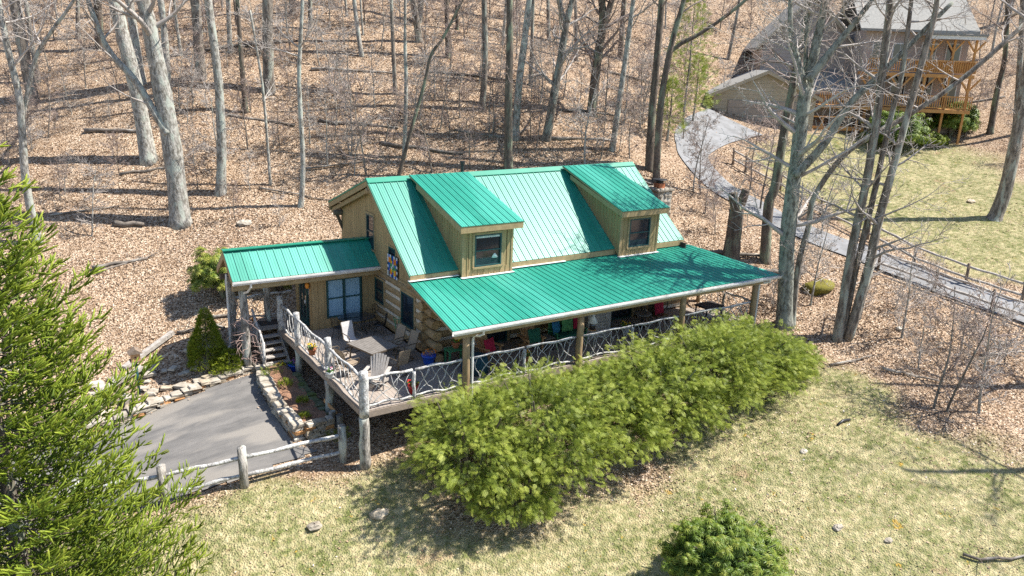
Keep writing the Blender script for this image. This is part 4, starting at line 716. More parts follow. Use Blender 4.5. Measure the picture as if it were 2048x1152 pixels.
rim((0, .0), (18.3, .0)); rim((.0, .02), (.0, 8.8)); rim((-1.47, 8.3), (-1.47, 10.35)); rim((-1.45, 10.37), (1.1, 10.37)); rim((18.3, .02), (18.3, 3.2)); rim((-1.45, 8.3), (-.98, 8.3))
for k in range(9): mb = MB(); mb.beam((.05, .9+k*.85, -.17), (3.9, .9+k*.85, -.17), .05, .2); part('joist', mb, 'trim_dark', DK)
def bark_post(x, y, z0, z1, r, nm='support_post', m='grey_bark', parent=None, lean=0):
    mb = MB(); n = 7; rr = [r*random.uniform(.93,1.07) for _ in range(n)]; rr[0] *= 1.1
    mb.tube([(x+math.sin(k*1.7+x*3)*.018+lean*k/n, y+math.cos(k*1.3+y)*.018, z0+(z1-z0)*k/(n-1)) for k in range(n)], rr, 11, jit=.06)
    return part(nm, mb, m, parent or DK, True)
bark_post(.06, .06, -2.1, -.25, .17); bark_post(.1, 3.3, -1.9, -.2, .15); bark_post(.1, 6.6, -1.5, -.2, .14); bark_post(.15, 8.4, -1.3, -.2, .12); bark_post(2.5, .5, -2.0, -.2, .13); bark_post(6, .3, -1.8, -.2, .13); bark_post(11, .3, -1.4, -.2, .13)
mb = MB(); mb.box(-.02, .12, -.03, -.005, -.26, -.02); part('corner_bracket', mb, 'deck_rim', DK)
mb = MB(); mb.beam((-.05, 3.45, -1.0), (.12, 2.7, -1.25), .03, .14); part('brace', mb, 'raw_wood', DK)

# ---------------------------------------------------------------- branch railings
def crook(p, q, amp, n=7):
    p, q = Vector(p), Vector(q); o = []
    a1, a2, ph = random.uniform(-1,1), random.uniform(-1,1), random.random()*6
    for k in range(n):
        t = k/(n-1); e = math.sin(PI*t)
        o.append(p.lerp(q, t)+Vector((math.sin(t*7+ph)*amp*e*.6, math.cos(t*6+ph)*amp*e*.6, math.sin(t*9+ph)*amp*e)))
    return o
def railing(label, spans, h=1.05, cat='railing', dens=4.2, group=None):
    """spans: list of (p, q, twigs?) with p, q on the floor; posts: built separately"""
    p0 = spans[0][0]; T = thing('branch_railing', label, cat, p0, group=group)
    for p, q in spans:
        p, q = Vector(p), Vector(q); d = q-p; L_ = Vector((d.x, d.y, 0)).length
        mb = MB(); mb.tube(crook(p+Vector((0,0,h)), q+Vector((0,0,h)), .03, 9), [.047*random.uniform(.85,1.15) for _ in range(9)], 8, jit=.06); part('top_rail', mb, 'bleached_wood', T, True)
        mb = MB(); mb.tube(crook(p+Vector((0,0,.13)), q+Vector((0,0,.13)), .05, 9), [.036*random.uniform(.8,1.2) for _ in range(9)], 7, jit=.06); part('bottom_rail', mb, 'bleached_wood', T, True)
        nt_ = max(3, int(L_*dens))
        for k in range(nt_):
            u = (k+.5+random.uniform(-.3,.3))/nt_; s = (-1)**k*random.uniform(.12,.55)/L_
            a = p.lerp(q, min(max(u-s, .01), .99))+Vector((0,0,.12)); b_ = p.lerp(q, min(max(u+s, .01), .99))+Vector((0,0,h-.03))
            n_ = Vector((d.y, -d.x, 0)).normalized()*random.uniform(-.025,.025)
            mb = MB(); mb.tube([v+n_ for v in crook(a, b_, .07, 6)], [.018,.017,.016,.014,.013,.011], 5); part('twig', mb, 'bleached_wood', T, True)
            if random.random() < .4:
                m_ = a.lerp(b_, random.uniform(.3,.7)); e_ = p.lerp(q, min(max(u-s*random.uniform(.2,1.2), .01), .99))+Vector((0,0,h-.05))
                mb = MB(); mb.tube([v+n_*1.5 for v in crook(m_, e_, .04, 4)], [.014,.013,.011,.01], 5); part('twig', mb, 'bleached_wood', T, True)
    return T
RA = railing('branch railing along the open left edge of the deck', [((.07,.1,0),(.07,3.1,0)), ((.07,3.3,0),(.07,6.45,0)), ((.07,6.6,0),(.07,8.5,0))])
for y, r, zt in ((3.18,.12,1.42), (6.52,.11,1.32), (8.62,.12,1.42)): bark_post(.05, y, -.02, zt, r, 'post', 'bleached_wood', RA)
RB = railing('branch railing along the front of the deck and porch', [((.18,.07,0),(1.75,.07,0)), ((1.85,.07,0),(3.6,.07,0)), ((3.85,.06,0),(6.1,.06,0)), ((6.2,.06,0),(8.42,.06,0)), ((8.7,.06,0),(11.2,.06,0)), ((11.3,.06,0),(13.68,.06,0)), ((13.95,.06,0),(18.0,.06,0))])
bark_post(.06, .06, -.22, 1.30, .155, 'post', 'bleached_wood', RB)
for x in (1.8, 6.15, 11.25): bark_post(x, .07, -.02, .98, .06, 'post', 'bleached_wood', RB)
RC = railing('branch railing across the far right end of the porch', [((18.2,.15,0),(18.2,1.6,0)), ((18.2,1.75,0),(18.2,3.2,0))])
bark_post(18.2, 1.68, -.02, 1.0, .06, 'post', 'grey_bark', RC); bark_post(18.2, 3.2, -.02, 2.4, .1, 'post', 'post_log', RC)
RD = railing('branch railing at the back of the covered entry landing', [((-1.4,10.2,0),(-.1,10.2,0)), ((.0,10.2,0),(1.05,10.2,0))])
bark_post(-.05, 10.2, -.02, 1.4, .11, 'post', 'grey_bark', RD)
# entry posts (carry the entry roof)
bark_post(-1.5, 8.0, -1.25, 2.2, .16, 'entry_post', 'grey_bark', CAB); bark_post(-1.6, 9.6, -1.0, 2.2, .17, 'entry_post', 'grey_bark', CAB)
bark_post(-.1, 9.75, -.4, 2.2, .09, 'entry_post', 'grey_bark', CAB)
# vine bare twigs round the entry post
VN = thing('bare_vine', 'tangle of bare pinkish vine stems round the entry post', 'vine', (-1.5, 7.85, -1.2))
mat('vine_stem', (.46,.33,.29), (.33,.22,.18), rough=.9, scale=6)
for k in range(46):
    a = random.random()*6.28; z = random.uniform(-.9, 1.25); p = Vector((-1.5+.18*math.cos(a), 7.95+.18*math.sin(a), z)); pts = [p]; d = Vector((math.cos(a), math.sin(a)-.4, random.uniform(-.2,.5)))
    for s in range(7): d = (d+Vector((random.uniform(-.7,.7), random.uniform(-.6,.5), random.uniform(-.5,.3)))).normalized(); pts.append(pts[-1]+d*random.uniform(.06,.14))
    mb = MB(); mb.tube(pts, [.013,.012,.011,.01,.009,.008,.006,.004], 4); part('stem', mb, 'vine_stem', VN, True)

# ---------------------------------------------------------------- stairs
ST = thing('entry_stairs', 'open-riser timber stairs leading up to the entry landing', 'stairs', (-.5, 8.2, -1.15))
for k in range(5):
    z = -.19*(k+1); y = 8.76-.27*k; mb = MB(); mb.box(-.93, -.02, y-.3, y, z-.045, z); part('tread', mb, 'grey_wood', ST)
for x in (-.96, -.01): mb = MB(); mb.beam((x, 8.85, -.12), (x, 7.3, -1.18), .05, .24); part('stringer', mb, 'grey_wood', ST)
mb = MB(); mb.tube(crook((-1.0, 8.8, .95), (-1.0, 7.42, -.05), .03), .045, 7); part('handrail', mb, 'bleached_wood', ST, True)
mb = MB(); mb.tube([(-1.0, 7.42, -1.25), (-1.0, 7.42, .0)], .055, 8); part('newel_post', mb, 'bleached_wood', ST, True)
for k in range(6):
    u = (k+.5)/6; a = Vector((-1.0, 8.75-1.3*u, -.1-.95*u)); mb = MB(); mb.tube(crook(a, a+Vector((0,random.uniform(-.2,.2),.95)), .05), .016, 5); part('twig', mb, 'bleached_wood', ST, True)

# ---------------------------------------------------------------- deck furniture
def sling_chair(name, label, fabric='sling'):
    t = thing(name, label, 'chair', group='sling patio chairs at the slatted table')
    prof = [(.26,.46),(.1,.41),(-.12,.38),(-.22,.42),(-.30,.62),(-.36,.85),(-.42,1.02)]   # faces +X: (x,z)
    mb = MB()
    for a, b_ in zip(prof[:-1], prof[1:]):
        mb.hexa([(a[0],-.23,a[1]-.008),(a[0],.23,a[1]-.008),(b_[0],.23,b_[1]-.008),(b_[0],-.23,b_[1]-.008),(a[0],-.23,a[1]+.008),(a[0],.23,a[1]+.008),(b_[0],.23,b_[1]+.008),(b_[0],-.23,b_[1]+.008)])
    lpart('sling_seat', mb, fabric, t)
    for s in (-1, 1):
        mb = MB(); mb.tube([(x_, s*.25, z_) for x_, z_ in prof], .016, 6); lpart('side_frame', mb, 'metal_bronze', t, True)
        mb = MB(); mb.tube([(-.30,s*.26,.64),(-.1,s*.29,.66),(.2,s*.29,.65),(.27,s*.28,.6),(.2,s*.25,.43)], .018, 6); lpart('armrest', mb, 'metal_bronze', t, True)
    mb = MB(); mb.tube([(0,-.25,.40),(0,.25,.40)], .016, 6); mb.tube([(0,0,.08),(0,0,.39)], .03, 8); lpart('pedestal', mb, 'metal_bronze', t)
    mb = MB(); mb.tube([(.29*math.cos(a), .29*math.sin(a), .02) for a in np.linspace(0, 2*PI, 19)], .014, 5, caps=False); lpart('swivel_ring', mb, 'metal_bronze', t, True)
    for k in range(4):
        a = PI/4+k*PI/2; mb = MB(); mb.tube([(0,0,.12),(.29*math.cos(a), .29*math.sin(a), .025)], .014, 5); lpart('leg', mb, 'metal_bronze', t, True)
    return t
ch = sling_chair('patio_chair', '')
spec = [((.72,3.0,0), .25, 'sling patio chair on the railing side of the table, nearer the grey lounge chair', None),
        ((.62,3.85,0), .2, 'sling patio chair on the railing side of the table, nearer the entry', None),
        ((3.08,3.35,0), PI+.15, 'sling patio chair by the log wall, nearer the log corner', None),
        ((2.95,4.15,0), PI+.25, 'sling patio chair by the log wall, nearer the green plant stand', None),
        ((2.25,2.2,0), PI/2+.2, 'sling patio chair at the near end of the table, back to the viewer', None),
        ((1.72,5.15,0), -PI/2+.15, 'pale sling patio chair at the far end of the slatted table', 'sling_pale')]
for i, (loc, rz, lb, fb) in enumerate(spec):
    o = ch if i == 0 else copy_tree(ch)
    place(o, loc, rz, lb)
    if fb:
        for c in o.children:
            if c.name.startswith('sling_seat'): c.data = c.data.copy(); c.data.materials[0] = MATS[fb]
tb = thing('patio_table', 'slatted rectangular patio table in the middle of the deck', 'table', (1.87,3.55,0), math.radians(14))
for k in range(11): mb = MB(); u = -.55+k*.11; mb.box(u-.05, u+.05, -.72, .72, .70, .725); lpart('slat', mb, 'tabletop', tb)
for s in (-1,1): mb = MB(); mb.box(s*.58-.025, s*.58+.025, -.75, .75, .665, .72); lpart('table_frame', mb, 'metal_bronze', tb)
for s in (-1,1): mb2 = MB(); mb2.box(-.555, .555, s*.74-.02, s*.74+.02, .665, .72); lpart('table_frame', mb2, 'metal_bronze', tb)
for sx in (-1,1):
    for sy in (-1,1): mb = MB(); mb.tube([(sx*.5,sy*.64,.68),(sx*.53,sy*.67,0)], .028, 8); lpart('leg', mb, 'metal_bronze', tb, True)
# black iron bistro set under the curtained window
bt = thing('bistro_table', 'dark oval iron table under the curtained window', 'table', (2.55,6.75,0), -.1)
mb = MB(); mb.lathe([(.62,.69),(.64,.70),(.64,.72),(.6,.725)], (0,0,0), 22); o = lpart('table_top', mb, 'glass_dark', bt, True); o.scale = (1.2,.85,1)
for k in range(4): a = PI/4+k*PI/2; mb = MB(); mb.tube([(.4*math.cos(a),.32*math.sin(a),.69),(.34*math.cos(a),.28*math.sin(a),.35),(.46*math.cos(a),.38*math.sin(a),0)], .016, 6); lpart('leg', mb, 'metal_black', bt, True)
def iron_chair():
    t = thing('iron_chair', '', 'chair', group='black iron chairs round the oval table')
    mb = MB(); mb.lathe([(.02,.43),(.23,.44),(.235,.455),(.02,.46)], (0,0,0), 14); lpart('seat', mb, 'metal_black', t, True)
    mb = MB(); mb.tube([(-.2,-.2,.44),(-.27,-.2,.85),(-.28,-.1,.93),(-.28,.1,.93),(-.27,.2,.85),(-.2,.2,.44)], .012, 6); mb.tube([(-.24,-.2,.68),(-.25,.2,.68)], .009, 5)
    for u in (-.1,0,.1): mb.tube([(-.22,u,.46),(-.28,u,.92)], .007, 4)
    lpart('backrest', mb, 'metal_black', t, True)
    for sx in (-1,1):
        for sy in (-1,1): mb = MB(); mb.tube([(sx*.16,sy*.16,.44),(sx*.21,sy*.2,0)], .012, 5); lpart('leg', mb, 'metal_black', t, True)
    for s in (-1,1): mb = MB(); mb.tube([(-.25,s*.2,.66),(0,s*.25,.66),(.14,s*.24,.6),(.15,s*.2,.45)], .01, 5); lpart('armrest', mb, 'metal_black', t, True)
    return t
ic = iron_chair()
for i, (loc, rz, lb) in enumerate([((1.75,6.55,0), .3, 'black iron chair at the near left of the oval table'), ((3.3,6.2,0), PI*.8, 'black iron chair between the oval table and the log wall'), ((3.35,7.25,0), PI+.2, 'black iron chair in the corner behind the oval table')]):
    place(ic if i == 0 else copy_tree(ic), loc, rz, lb)
# Adirondack chairs
def adirondack(label, m, slats=7, arch=True):
    t = thing('adirondack_chair', label, 'chair')        # faces +X
    for k in range(slats):
        u = (k-(slats-1)/2)/((slats-1)/2); w_ = .52/slats; top = 1.02-.13*u*u if arch else 1.0-.1*u*u
        y0 = u*.20; y1 = u*.29
        mb = MB(); a = Vector((-.12, y0, .28)); b_ = Vector((-.46, y1, top)); mb.beam(a, b_, w_*1.0, .02, up=(1,0,.4)); lpart('back_slat', mb, m, t)
    for k in range(6): mb = MB(); u = k/5; mb.beam((-.12+.5*u, -.27, .27+.12*u), (-.12+.5*u, .27, .27+.12*u), .085, .02); lpart('seat_slat', mb, m, t)
    for s in (-1,1):
        mb = MB(); mb.hexa([(-.42,s*.36-.07,.54),(.40,s*.38-.08,.57),(.40,s*.38+.07,.57),(-.42,s*.36+.05,.54),(-.42,s*.36-.07,.565),(.40,s*.38-.08,.595),(.40,s*.38+.07,.595),(-.42,s*.36+.05,.565)]); lpart('armrest', mb, m, t)
        mb = MB(); mb.box(.30,.37,s*.31-.02,s*.31+.02,0,.57); lpart('leg', mb, m, t)
        mb = MB(); mb.beam((.38,s*.28,.36),(-.52,s*.28,.06), .035, .11); lpart('leg', mb, m, t)
    return t
place(adirondack('grey slatted lounge chair with a fanned back at the deck corner', 'grey_wood'), (1.18,1.62,0), math.radians(232-180+180))
A1 = place(adirondack('unpainted fan-backed porch chair with a red pillow by the porch downspout', 'raw_wood'), (5.75,1.9,0), -PI/2+.25)
A2 = place(adirondack('unpainted fan-backed porch chair with a green pillow beside the glider', 'raw_wood'), (7.75,1.95,0), -PI/2-.1)
def pillow(label, m, loc, rot, s=.22, thick=.09):
    mb = MB(); n = 8
    for side in (1,-1):
        i0 = len(mb.v)
        for i in range(n+1):
            for j in range(n+1):
                u, v = i/n*2-1, j/n*2-1; z = side*thick*((1-u**2)*(1-v**2))**.5 if abs(u)<1 and abs(v)<1 else 0
                pin = 1-.06*(1-abs(u*v)); mb.v.append((u*s*pin, z, v*s*pin))
        for i in range(n):
            for j in range(n): a = i0+i*(n+1)+j; mb.f.append((a,a+1,a+n+2,a+n+1) if side < 0 else (a,a+n+1,a+n+2,a+1))
    o = link('pillow', mb.mesh('pillow', m, True), None, loc); o.rotation_euler = rot
    return tag(o, label, 'pillow')
pillow('red pillow on the porch chair by the downspout', 'cloth_red', (5.68,1.66,.66), (-.35,0,.25), .26)
pillow('dark green pillow on the porch chair beside the glider', 'cloth_darkgreen', (7.73,1.72,.68), (-.35,0,-.05), .28)
# ottoman under a teal cloth
ot = thing('covered_ottoman', 'low ottoman under a dark teal cover by the first porch post', 'ottoman', (4.75,1.15,0))
mb = MB(); mb.tube([(4.75,1.15,.03),(4.75,1.15,.3),(4.75,1.15,.52),(4.75,1.15,.60),(4.75,1.15,.63)], [.50,.49,.47,.42,.25], 18); part('cover', mb, 'cloth_teal', ot, True)
mb = MB(); mb.tube([(4.75,1.15,0),(4.75,1.15,.03)], .4, 14); part('base', mb, 'metal_black', ot)
gt = thing('plant_bench', 'small green painted plant bench by the log corner', 'bench', (4.55,2.3,0))
mb = MB(); mb.box(4.2,4.95,2.05,2.5,.5,.54); part('seat', mb, 'paint_green', gt)
for sx in (4.22,4.87):
    for sy in (2.07,2.42): mb = MB(); mb.box(sx,sx+.06,sy,sy+.06,0,.5); part('leg', mb, 'paint_green', gt)
def flowerpot(label, loc, pot, fl, r=.16, h=.26, n=26, leaf='green_leaf', spread=1.15, cat='flower pot'):
    t = thing('flower_pot', label, cat, loc); x, y, z = loc
    mb = MB(); mb.lathe([(r*.68,0),(r*.8,h*.3),(r,h*.85),(r*1.08,h*.88),(r*1.08,h),(r*.9,h)], loc, 14); part('pot', mb, pot, t, True)
    mb = MB(); mb.lathe([(r*.9,h*.93),(.01,h*.97)], loc, 12); part('soil', mb, 'soil', t)
    mb = MB()
    for k in range(n*2):
        a = random.random()*6.28; q = r*spread*math.sqrt(random.random()); p = Vector((x+q*math.cos(a), y+q*math.sin(a), z+h+random.uniform(0,.12))); d = Vector((random.gauss(0,1),random.gauss(0,1),1)).normalized()*.05; e = d.cross(Vector((random.gauss(0,1),random.gauss(0,1),0))).normalized()*.025
        mb.quad(p, p+d*.6+e, p+d*1.3, p+d*.6-e)
    for k in range(n):
        a = random.random()*6.28; q = r*.8*math.sqrt(random.random()); mb.tube([(x+q*math.cos(a)*.4, y+q*math.sin(a)*.4, z+h*.95),(x+q*math.cos(a), y+q*math.sin(a), z+h+.1)], .004, 3)
    o = part('foliage', mb, leaf, t); o['kind'] = 'stuff'
    for c in fl:
        mb = MB()
        for k in range(max(3, n//(2*len(fl)))):
            a = random.random()*6.28; q = r*spread*math.sqrt(random.random()); mb.blob((x+q*math.cos(a), y+q*math.sin(a), z+h+random.uniform(.08,.2)), .035, .25, 6, 3, (1,1,.6))
        o = part('blossoms', mb, c, t); o['kind'] = 'stuff'
    return t
flowerpot('red glazed pot of red and yellow flowers at the front railing', (1.95,.42,0), 'pot_red', ['red_flower','red_flower','yellow_flower'], .18, .34, 34)
flowerpot('round blue glazed pot of dried stems by the log corner', (3.62,2.55,0), 'pot_blue', ['orange_flower'], .26, .36, 26, 'vine_stem', 1.0)
flowerpot('pot of yellow flowers hanging on the left railing', (-.12,4.35,.42), 'terracotta', ['yellow_flower','yellow_flower'], .15, .22, 26)
flowerpot('pot of pink and white flowers hanging on the left railing near the corner', (-.12,2.55,.2), 'pot_white', ['pink_flower','pot_white'], .13, .2, 22)
flowerpot('pot of orange flowers on the porch floor by the glass door', (6.95,1.05,0), 'terracotta', ['orange_flower','yellow_flower'], .16, .24, 26)
flowerpot('pale pot with a leafy plant on the porch beside the carved cupboard', (12.4,1.75,0), 'pot_white', ['yellow_flower'], .18, .3, 30)
flowerpot('pot of yellow flowers on the green plant bench', (4.6,2.3,.54), 'terracotta', ['yellow_flower','orange_flower'], .15, .22, 24)
flowerpot('pot of purple flowers by the railing at the right porch end', (16.9,.45,0), 'pot_white', ['purple_flower'], .2, .42, 26)
flowerpot('blue glazed pot of violet and pink flowers at the foot of the stairs', (.0,7.0,hz(0,7.0)), 'pot_blue', ['purple_flower','pink_flower','pink_flower'], .2, .28, 30)
flowerpot('dark pot of bright yellow-green foliage at the foot of the stairs', (-.45,7.15,hz(-.45,7.15)), 'metal_black', ['yellow_flower'], .17, .22, 34)
# green wire plant stand against the log wall
ps = thing('plant_stand', 'pale green wire plant stand with a trailing plant against the log wall', 'plant stand', (3.55,5.1,0))
for k in range(4): a = k*PI/2+.6; mb = MB(); mb.tube([(3.55+.16*math.cos(a),5.1+.16*math.sin(a),0),(3.55+.06*math.cos(a),5.1+.06*math.sin(a),.5),(3.55+.14*math.cos(a),5.1+.14*math.sin(a),1.0)], .012, 5); part('leg', mb, 'paint_green', ps, True)
mb = MB(); mb.tube([(3.55+.15*math.cos(a),5.1+.15*math.sin(a),1.0) for a in np.linspace(0,2*PI,15)], .012, 5, caps=False); part('ring', mb, 'paint_green', ps)
# glider bench with cushions
gl = thing('porch_glider', 'green cushioned glider bench hung with bright pillows behind the railing', 'bench', (9.3,1.75,0))
mb = MB(); mb.box(8.7,10.1,1.5,2.1,.42,.52); part('seat_cushion', mb, 'cloth_darkgreen', gl)
mb = MB(); mb.box(8.7,10.1,2.1,2.18,.5,1.02); part('backrest', mb, 'paint_green', gl)
for x in (8.66,10.1):
    mb = MB(); mb.box(x,x+.05,1.5,2.15,.62,.66); part('armrest', mb, 'paint_green', gl)
    mb = MB(); mb.tube([(x+.02,1.52,.64),(x+.02,1.52,0)], .02, 6); mb2 = MB(); mb2.tube([(x+.02,2.12,.66),(x+.02,2.12,0)], .02, 6); part('leg', mb, 'paint_green', gl); part('leg', mb2, 'paint_green', gl)
pillow('blue patterned pillow at the left of the glider bench', 'cloth_blue', (8.85,1.86,.8), (-.25,0,.35), .25, .11)
pillow('large green pillow in the middle of the glider bench', 'cloth_green', (9.4,1.86,.86), (-.25,.12,.1), .31, .11)
pillow('red pillow at the right of the glider bench', 'cloth_red', (9.95,1.88,.82), (-.25,.05,0), .24, .1)
stb = thing('side_table', 'dark square side table between the porch chair and the glider', 'table', (8.35,1.75,0))
mb = MB(); mb.box(8.12,8.55,1.5,1.98,.5,.54); part('table_top', mb, 'tabletop', stb)
for sx in (8.14,8.49):
    for sy in (1.52,1.92): mb = MB(); mb.box(sx,sx+.04,sy,sy+.04,0,.5); part('leg', mb, 'metal_black', stb)
hb = thing('bird_feeder', 'pale conical bird feeder hanging just right of the second porch post', 'bird feeder', (9.95,.85,1.2))
mb = MB(); mb.lathe([(.21,1.15),(.05,1.46),(.01,1.5)], (9.85,.85,0), 12); part('roof', mb, 'pot_white', hb, True)
mb = MB(); mb.lathe([(.11,.88),(.12,1.15)], (9.85,.85,0), 12); part('body', mb, 'glass_dark', hb, True)
mb = MB(); mb.lathe([(.17,.85),(.17,.88)], (9.85,.85,0), 12); part('tray', mb, 'raw_wood', hb); mb = MB(); mb.tube([(9.85,.85,1.5),(9.85,.85,2.1)], .008, 4); part('hook', mb, 'flashing', hb)
cp = thing('carved_cupboard', 'rustic grey cupboard with arched doors and drawers on the porch', 'cupboard', (11.0,1.9,0))
mb = MB(); mb.box(10.45,11.65,1.85,2.35,0,1.9); part('carcass', mb, 'grey_wood', cp)
for k in range(3): mb = MB(); mb.box(10.55,11.55,1.81,1.85,.1+k*.3,.36+k*.3); part('drawer', mb, 'grey_wood', cp)
for k in range(3):
    for u in (10.8,11.3): mb = MB(); mb.blob((u,1.80,.23+k*.3), .025, .05, 6, 4); part('knob', mb, 'metal_bronze', cp)
for k in range(2): x0 = 10.55+k*.51; mb = MB(); mb.prism([(x0,1.81,1.1),(x0+.24,1.81,1.02),(x0+.48,1.81,1.1),(x0+.48,1.81,1.8),(x0,1.81,1.8)], (0,.04,0)); part('door', mb, 'trim_tan', cp)
rt = thing('round_table', 'small round pale table in front of the double glass doors', 'table', (13.55,2.0,0))
mb = MB(); mb.lathe([(.36,.58),(.38,.60),(.38,.63),(.34,.64)], (13.55,2.0,0), 18); part('table_top', mb, 'tabletop', rt, True); mb = MB(); mb.tube([(13.55,2.0,.58),(13.55,2.0,.1),(13.55,2.0,0)], [.04,.04,.2], 8); part('pedestal', mb, 'metal_black', rt)
cc = thing('porch_armchair', 'dark porch armchair with a red pillow left of the third porch post', 'chair', (14.5,2.0,0))
mb = MB(); mb.box(14.2,14.85,1.75,2.3,.38,.44); part('seat', mb, 'metal_bronze', cc); mb = MB(); mb.box(14.2,14.85,2.3,2.36,.4,1.0); part('backrest', mb, 'metal_bronze', cc)
for sx in (14.22,14.79):
    for sy in (1.77,2.28): mb = MB(); mb.box(sx,sx+.04,sy,sy+.04,0,.4); part('leg', mb, 'metal_bronze', cc)
pillow('red pillow on the dark armchair left of the third porch post', 'cloth_red', (14.55,2.05,.72), (-.2,0,.05), .28, .1)
sk = thing('old_skis', 'old wooden skis leaning against the log wall behind the dark armchair', 'skis', (14.6,3.1,0))
for k in range(5): mb = MB(); x0 = 14.3+.17*k; mb.beam((x0,2.75,.02),(x0+.03,3.18,1.75+.08*(k%2)), .07, .02, up=(0,1,0)); part('ski', mb, random.choice(('log_end','metal_black','raw_wood')), sk)
ww = thing('wagon_wheel', 'old spoked wagon wheel leaning by the third porch post', 'wheel', (15.6,2.9,.0))
mb = MB(); mb.tube([(15.55+.42*math.cos(a),2.95+.0*a,.46+.42*math.sin(a)) for a in np.linspace(0,2*PI,23)], .03, 6, caps=False); part('rim', mb, 'metal_bronze', ww, True)
for k in range(8): a = k*PI/4; mb = MB(); mb.tube([(15.55,2.95,.46),(15.55+.41*math.cos(a),2.95,.46+.41*math.sin(a))], .016, 5); part('spoke', mb, 'metal_bronze', ww)
mb = MB(); mb.tube([(15.55,2.86,.46),(15.55,3.0,.46)], .07, 10); part('hub', mb, 'metal_bronze', ww)
dt = thing('end_table', 'dark low table at the right end of the porch', 'table', (17.3,1.7,0))
mb = MB(); mb.box(16.75,17.85,1.3,2.1,.5,.56); part('table_top', mb, 'interior_dark', dt)
for sx in (16.8,17.75):
    for sy in (1.35,2.0): mb = MB(); mb.box(sx,sx+.05,sy,sy+.05,0,.5); part('leg', mb, 'metal_black', dt)
wc = thing('wind_chime', 'wind chime of pale tubes hanging at the right porch end', 'wind chime', (17.0,2.6,1.6))
mb = MB(); mb.tube([(17.0,2.6,1.62),(17.0,2.6,1.66)], .08, 10); part('disc', mb, 'raw_wood', wc); mb = MB(); mb.tube([(17,2.6,1.66),(17,2.6,2.35)], .006, 4); part('cord', mb, 'metal_black', wc)
for k in range(5): a = k*1.257; mb = MB(); mb.tube([(17+.06*math.cos(a),2.6+.06*math.sin(a),1.6),(17+.06*math.cos(a),2.6+.06*math.sin(a),.95+.06*k)], .014, 6); part('tube', mb, 'flashing', wc)
for i, (x, y, r) in enumerate(((-.95,10.0,.15), (-.62,10.05,.11))):
    t = thing('pumpkin', ('larger' if i == 0 else 'smaller')+' orange pumpkin on the entry landing floor', 'pumpkin', (x,y,0))
    mb = MB(); i0 = 0; n = 20
    for k in range(7):
        th = PI*k/6
        for j in range(n): a = 2*PI*j/n; q = 1+.07*math.cos(a*8); mb.v.append((x+r*q*math.sin(th)*math.cos(a), y+r*q*math.sin(th)*math.sin(a), r*.8-r*.8*math.cos(th)))
    for k in range(6):
        for j in range(n): jn=(j+1)%n; mb.f.append((k*n+j,k*n+jn,(k+1)*n+jn,(k+1)*n+j))
    part('body', mb, 'pumpkin', t, True); mb = MB(); mb.tube([(x,y,r*1.55),(x+.02,y,r*1.9)], .018, 5); part('stem', mb, 'twig_brown', t)
mb = MB(); mb.box(-.55,.35,9.3,9.9,.004,.02); tag(link('doormat', mb.mesh('doormat','interior_dark')), 'dark doormat on the entry landing', 'mat')

# ---------------------------------------------------------------- stonework
def stone(c, s, rot=0, jit=.22, name='stone', m=None, parent=None):
    """one quarried stone: an uneven block, size s=(x,y,z)"""
    mb = MB(); pts = []
    for dz in (-.5, .5):
        for dx, dy in ((-.5,-.5),(.5,-.5),(.5,.5),(-.5,.5)):
            pts.append(Vector(((dx*(1+random.uniform(-jit,jit)))*s[0], (dy*(1+random.uniform(-jit,jit)))*s[1], (dz*(1+random.uniform(-jit,jit)))*s[2])))
    # chamfered top: an inset upper loop gives worn edges
    R_ = Matrix.Rotation(rot, 3, 'Z'); base = [R_@p+Vector(c) for p in pts]
    ctr = sum((p for p in base[4:]), Vector())/4
    top = [ctr+(p-ctr)*.82+Vector((0,0,s[2]*.12)) for p in base[4:]]
    i = 0; mb.v += [tuple(p) for p in base+top]
    mb.f += [(3,2,1,0)]+[(k,(k+1)%4,4+(k+1)%4,4+k) for k in range(4)]+[(4+k,4+(k+1)%4,8+(k+1)%4,8+k) for k in range(4)]+[(8,9,10,11)]
    m = m or random.choice(('stone','stone','stone_pale','stone_pale','stone_rust'))
    return part(name, mb, m, parent)
def stone_wall(label, path, h0, h1, th=.32, course=.15, cap='stone_pale', m=None, L0=.38):
    P_ = [Vector(p) for p in path]; T = thing('stone_wall', label, 'stone wall', P_[0])
    for i in range(len(P_)-1):
        a, b_ = P_[i], P_[i+1]; d = Vector((b_.x-a.x, b_.y-a.y, 0)); L_ = d.length; d.normalize(); rz = math.atan2(d.y, d.x)
        hh = h0+(h1-h0)*i/max(1, len(P_)-2); nc = max(1, round(hh/course))
        for c in range(nc):
            u = random.uniform(0, .15)*(-1 if c % 2 else 1)
            while u < L_-.05:
                w_ = min(random.uniform(.6, 1.5)*L0, L_-u+.08); q = a.lerp(b_, (u+w_/2)/L_)
                capn = c == nc-1
                stone((q.x+random.uniform(-.02,.02), q.y+random.uniform(-.02,.02), q.z+.02+course*(c+.5)), (w_*.95, th*random.uniform(.88,1.1)*(1.08 if capn else 1), course*.9), rz+random.uniform(-.05,.05), m=(cap if capn and random.random() < .75 else m), parent=T)
                u += w_
    return T
stone_wall('low dry stone wall edging the far side of the driveway', WALLL, .16, .50, .36, .10)
stone_wall('stone wall between the driveway and the planting bed', [(-1.10,7.6,-1.22),(-1.32,6.4,-1.42),(-1.36,5.0,-1.6),(-1.33,3.8,-1.74),(-1.28,2.5,-1.86)], .40, .60, .38, .12)
stone_wall('short stone wall closing the near end of the planting bed', [(-1.1,2.45,-1.86),(-.2,2.5,-1.82)], .6, .6, .34, .12)
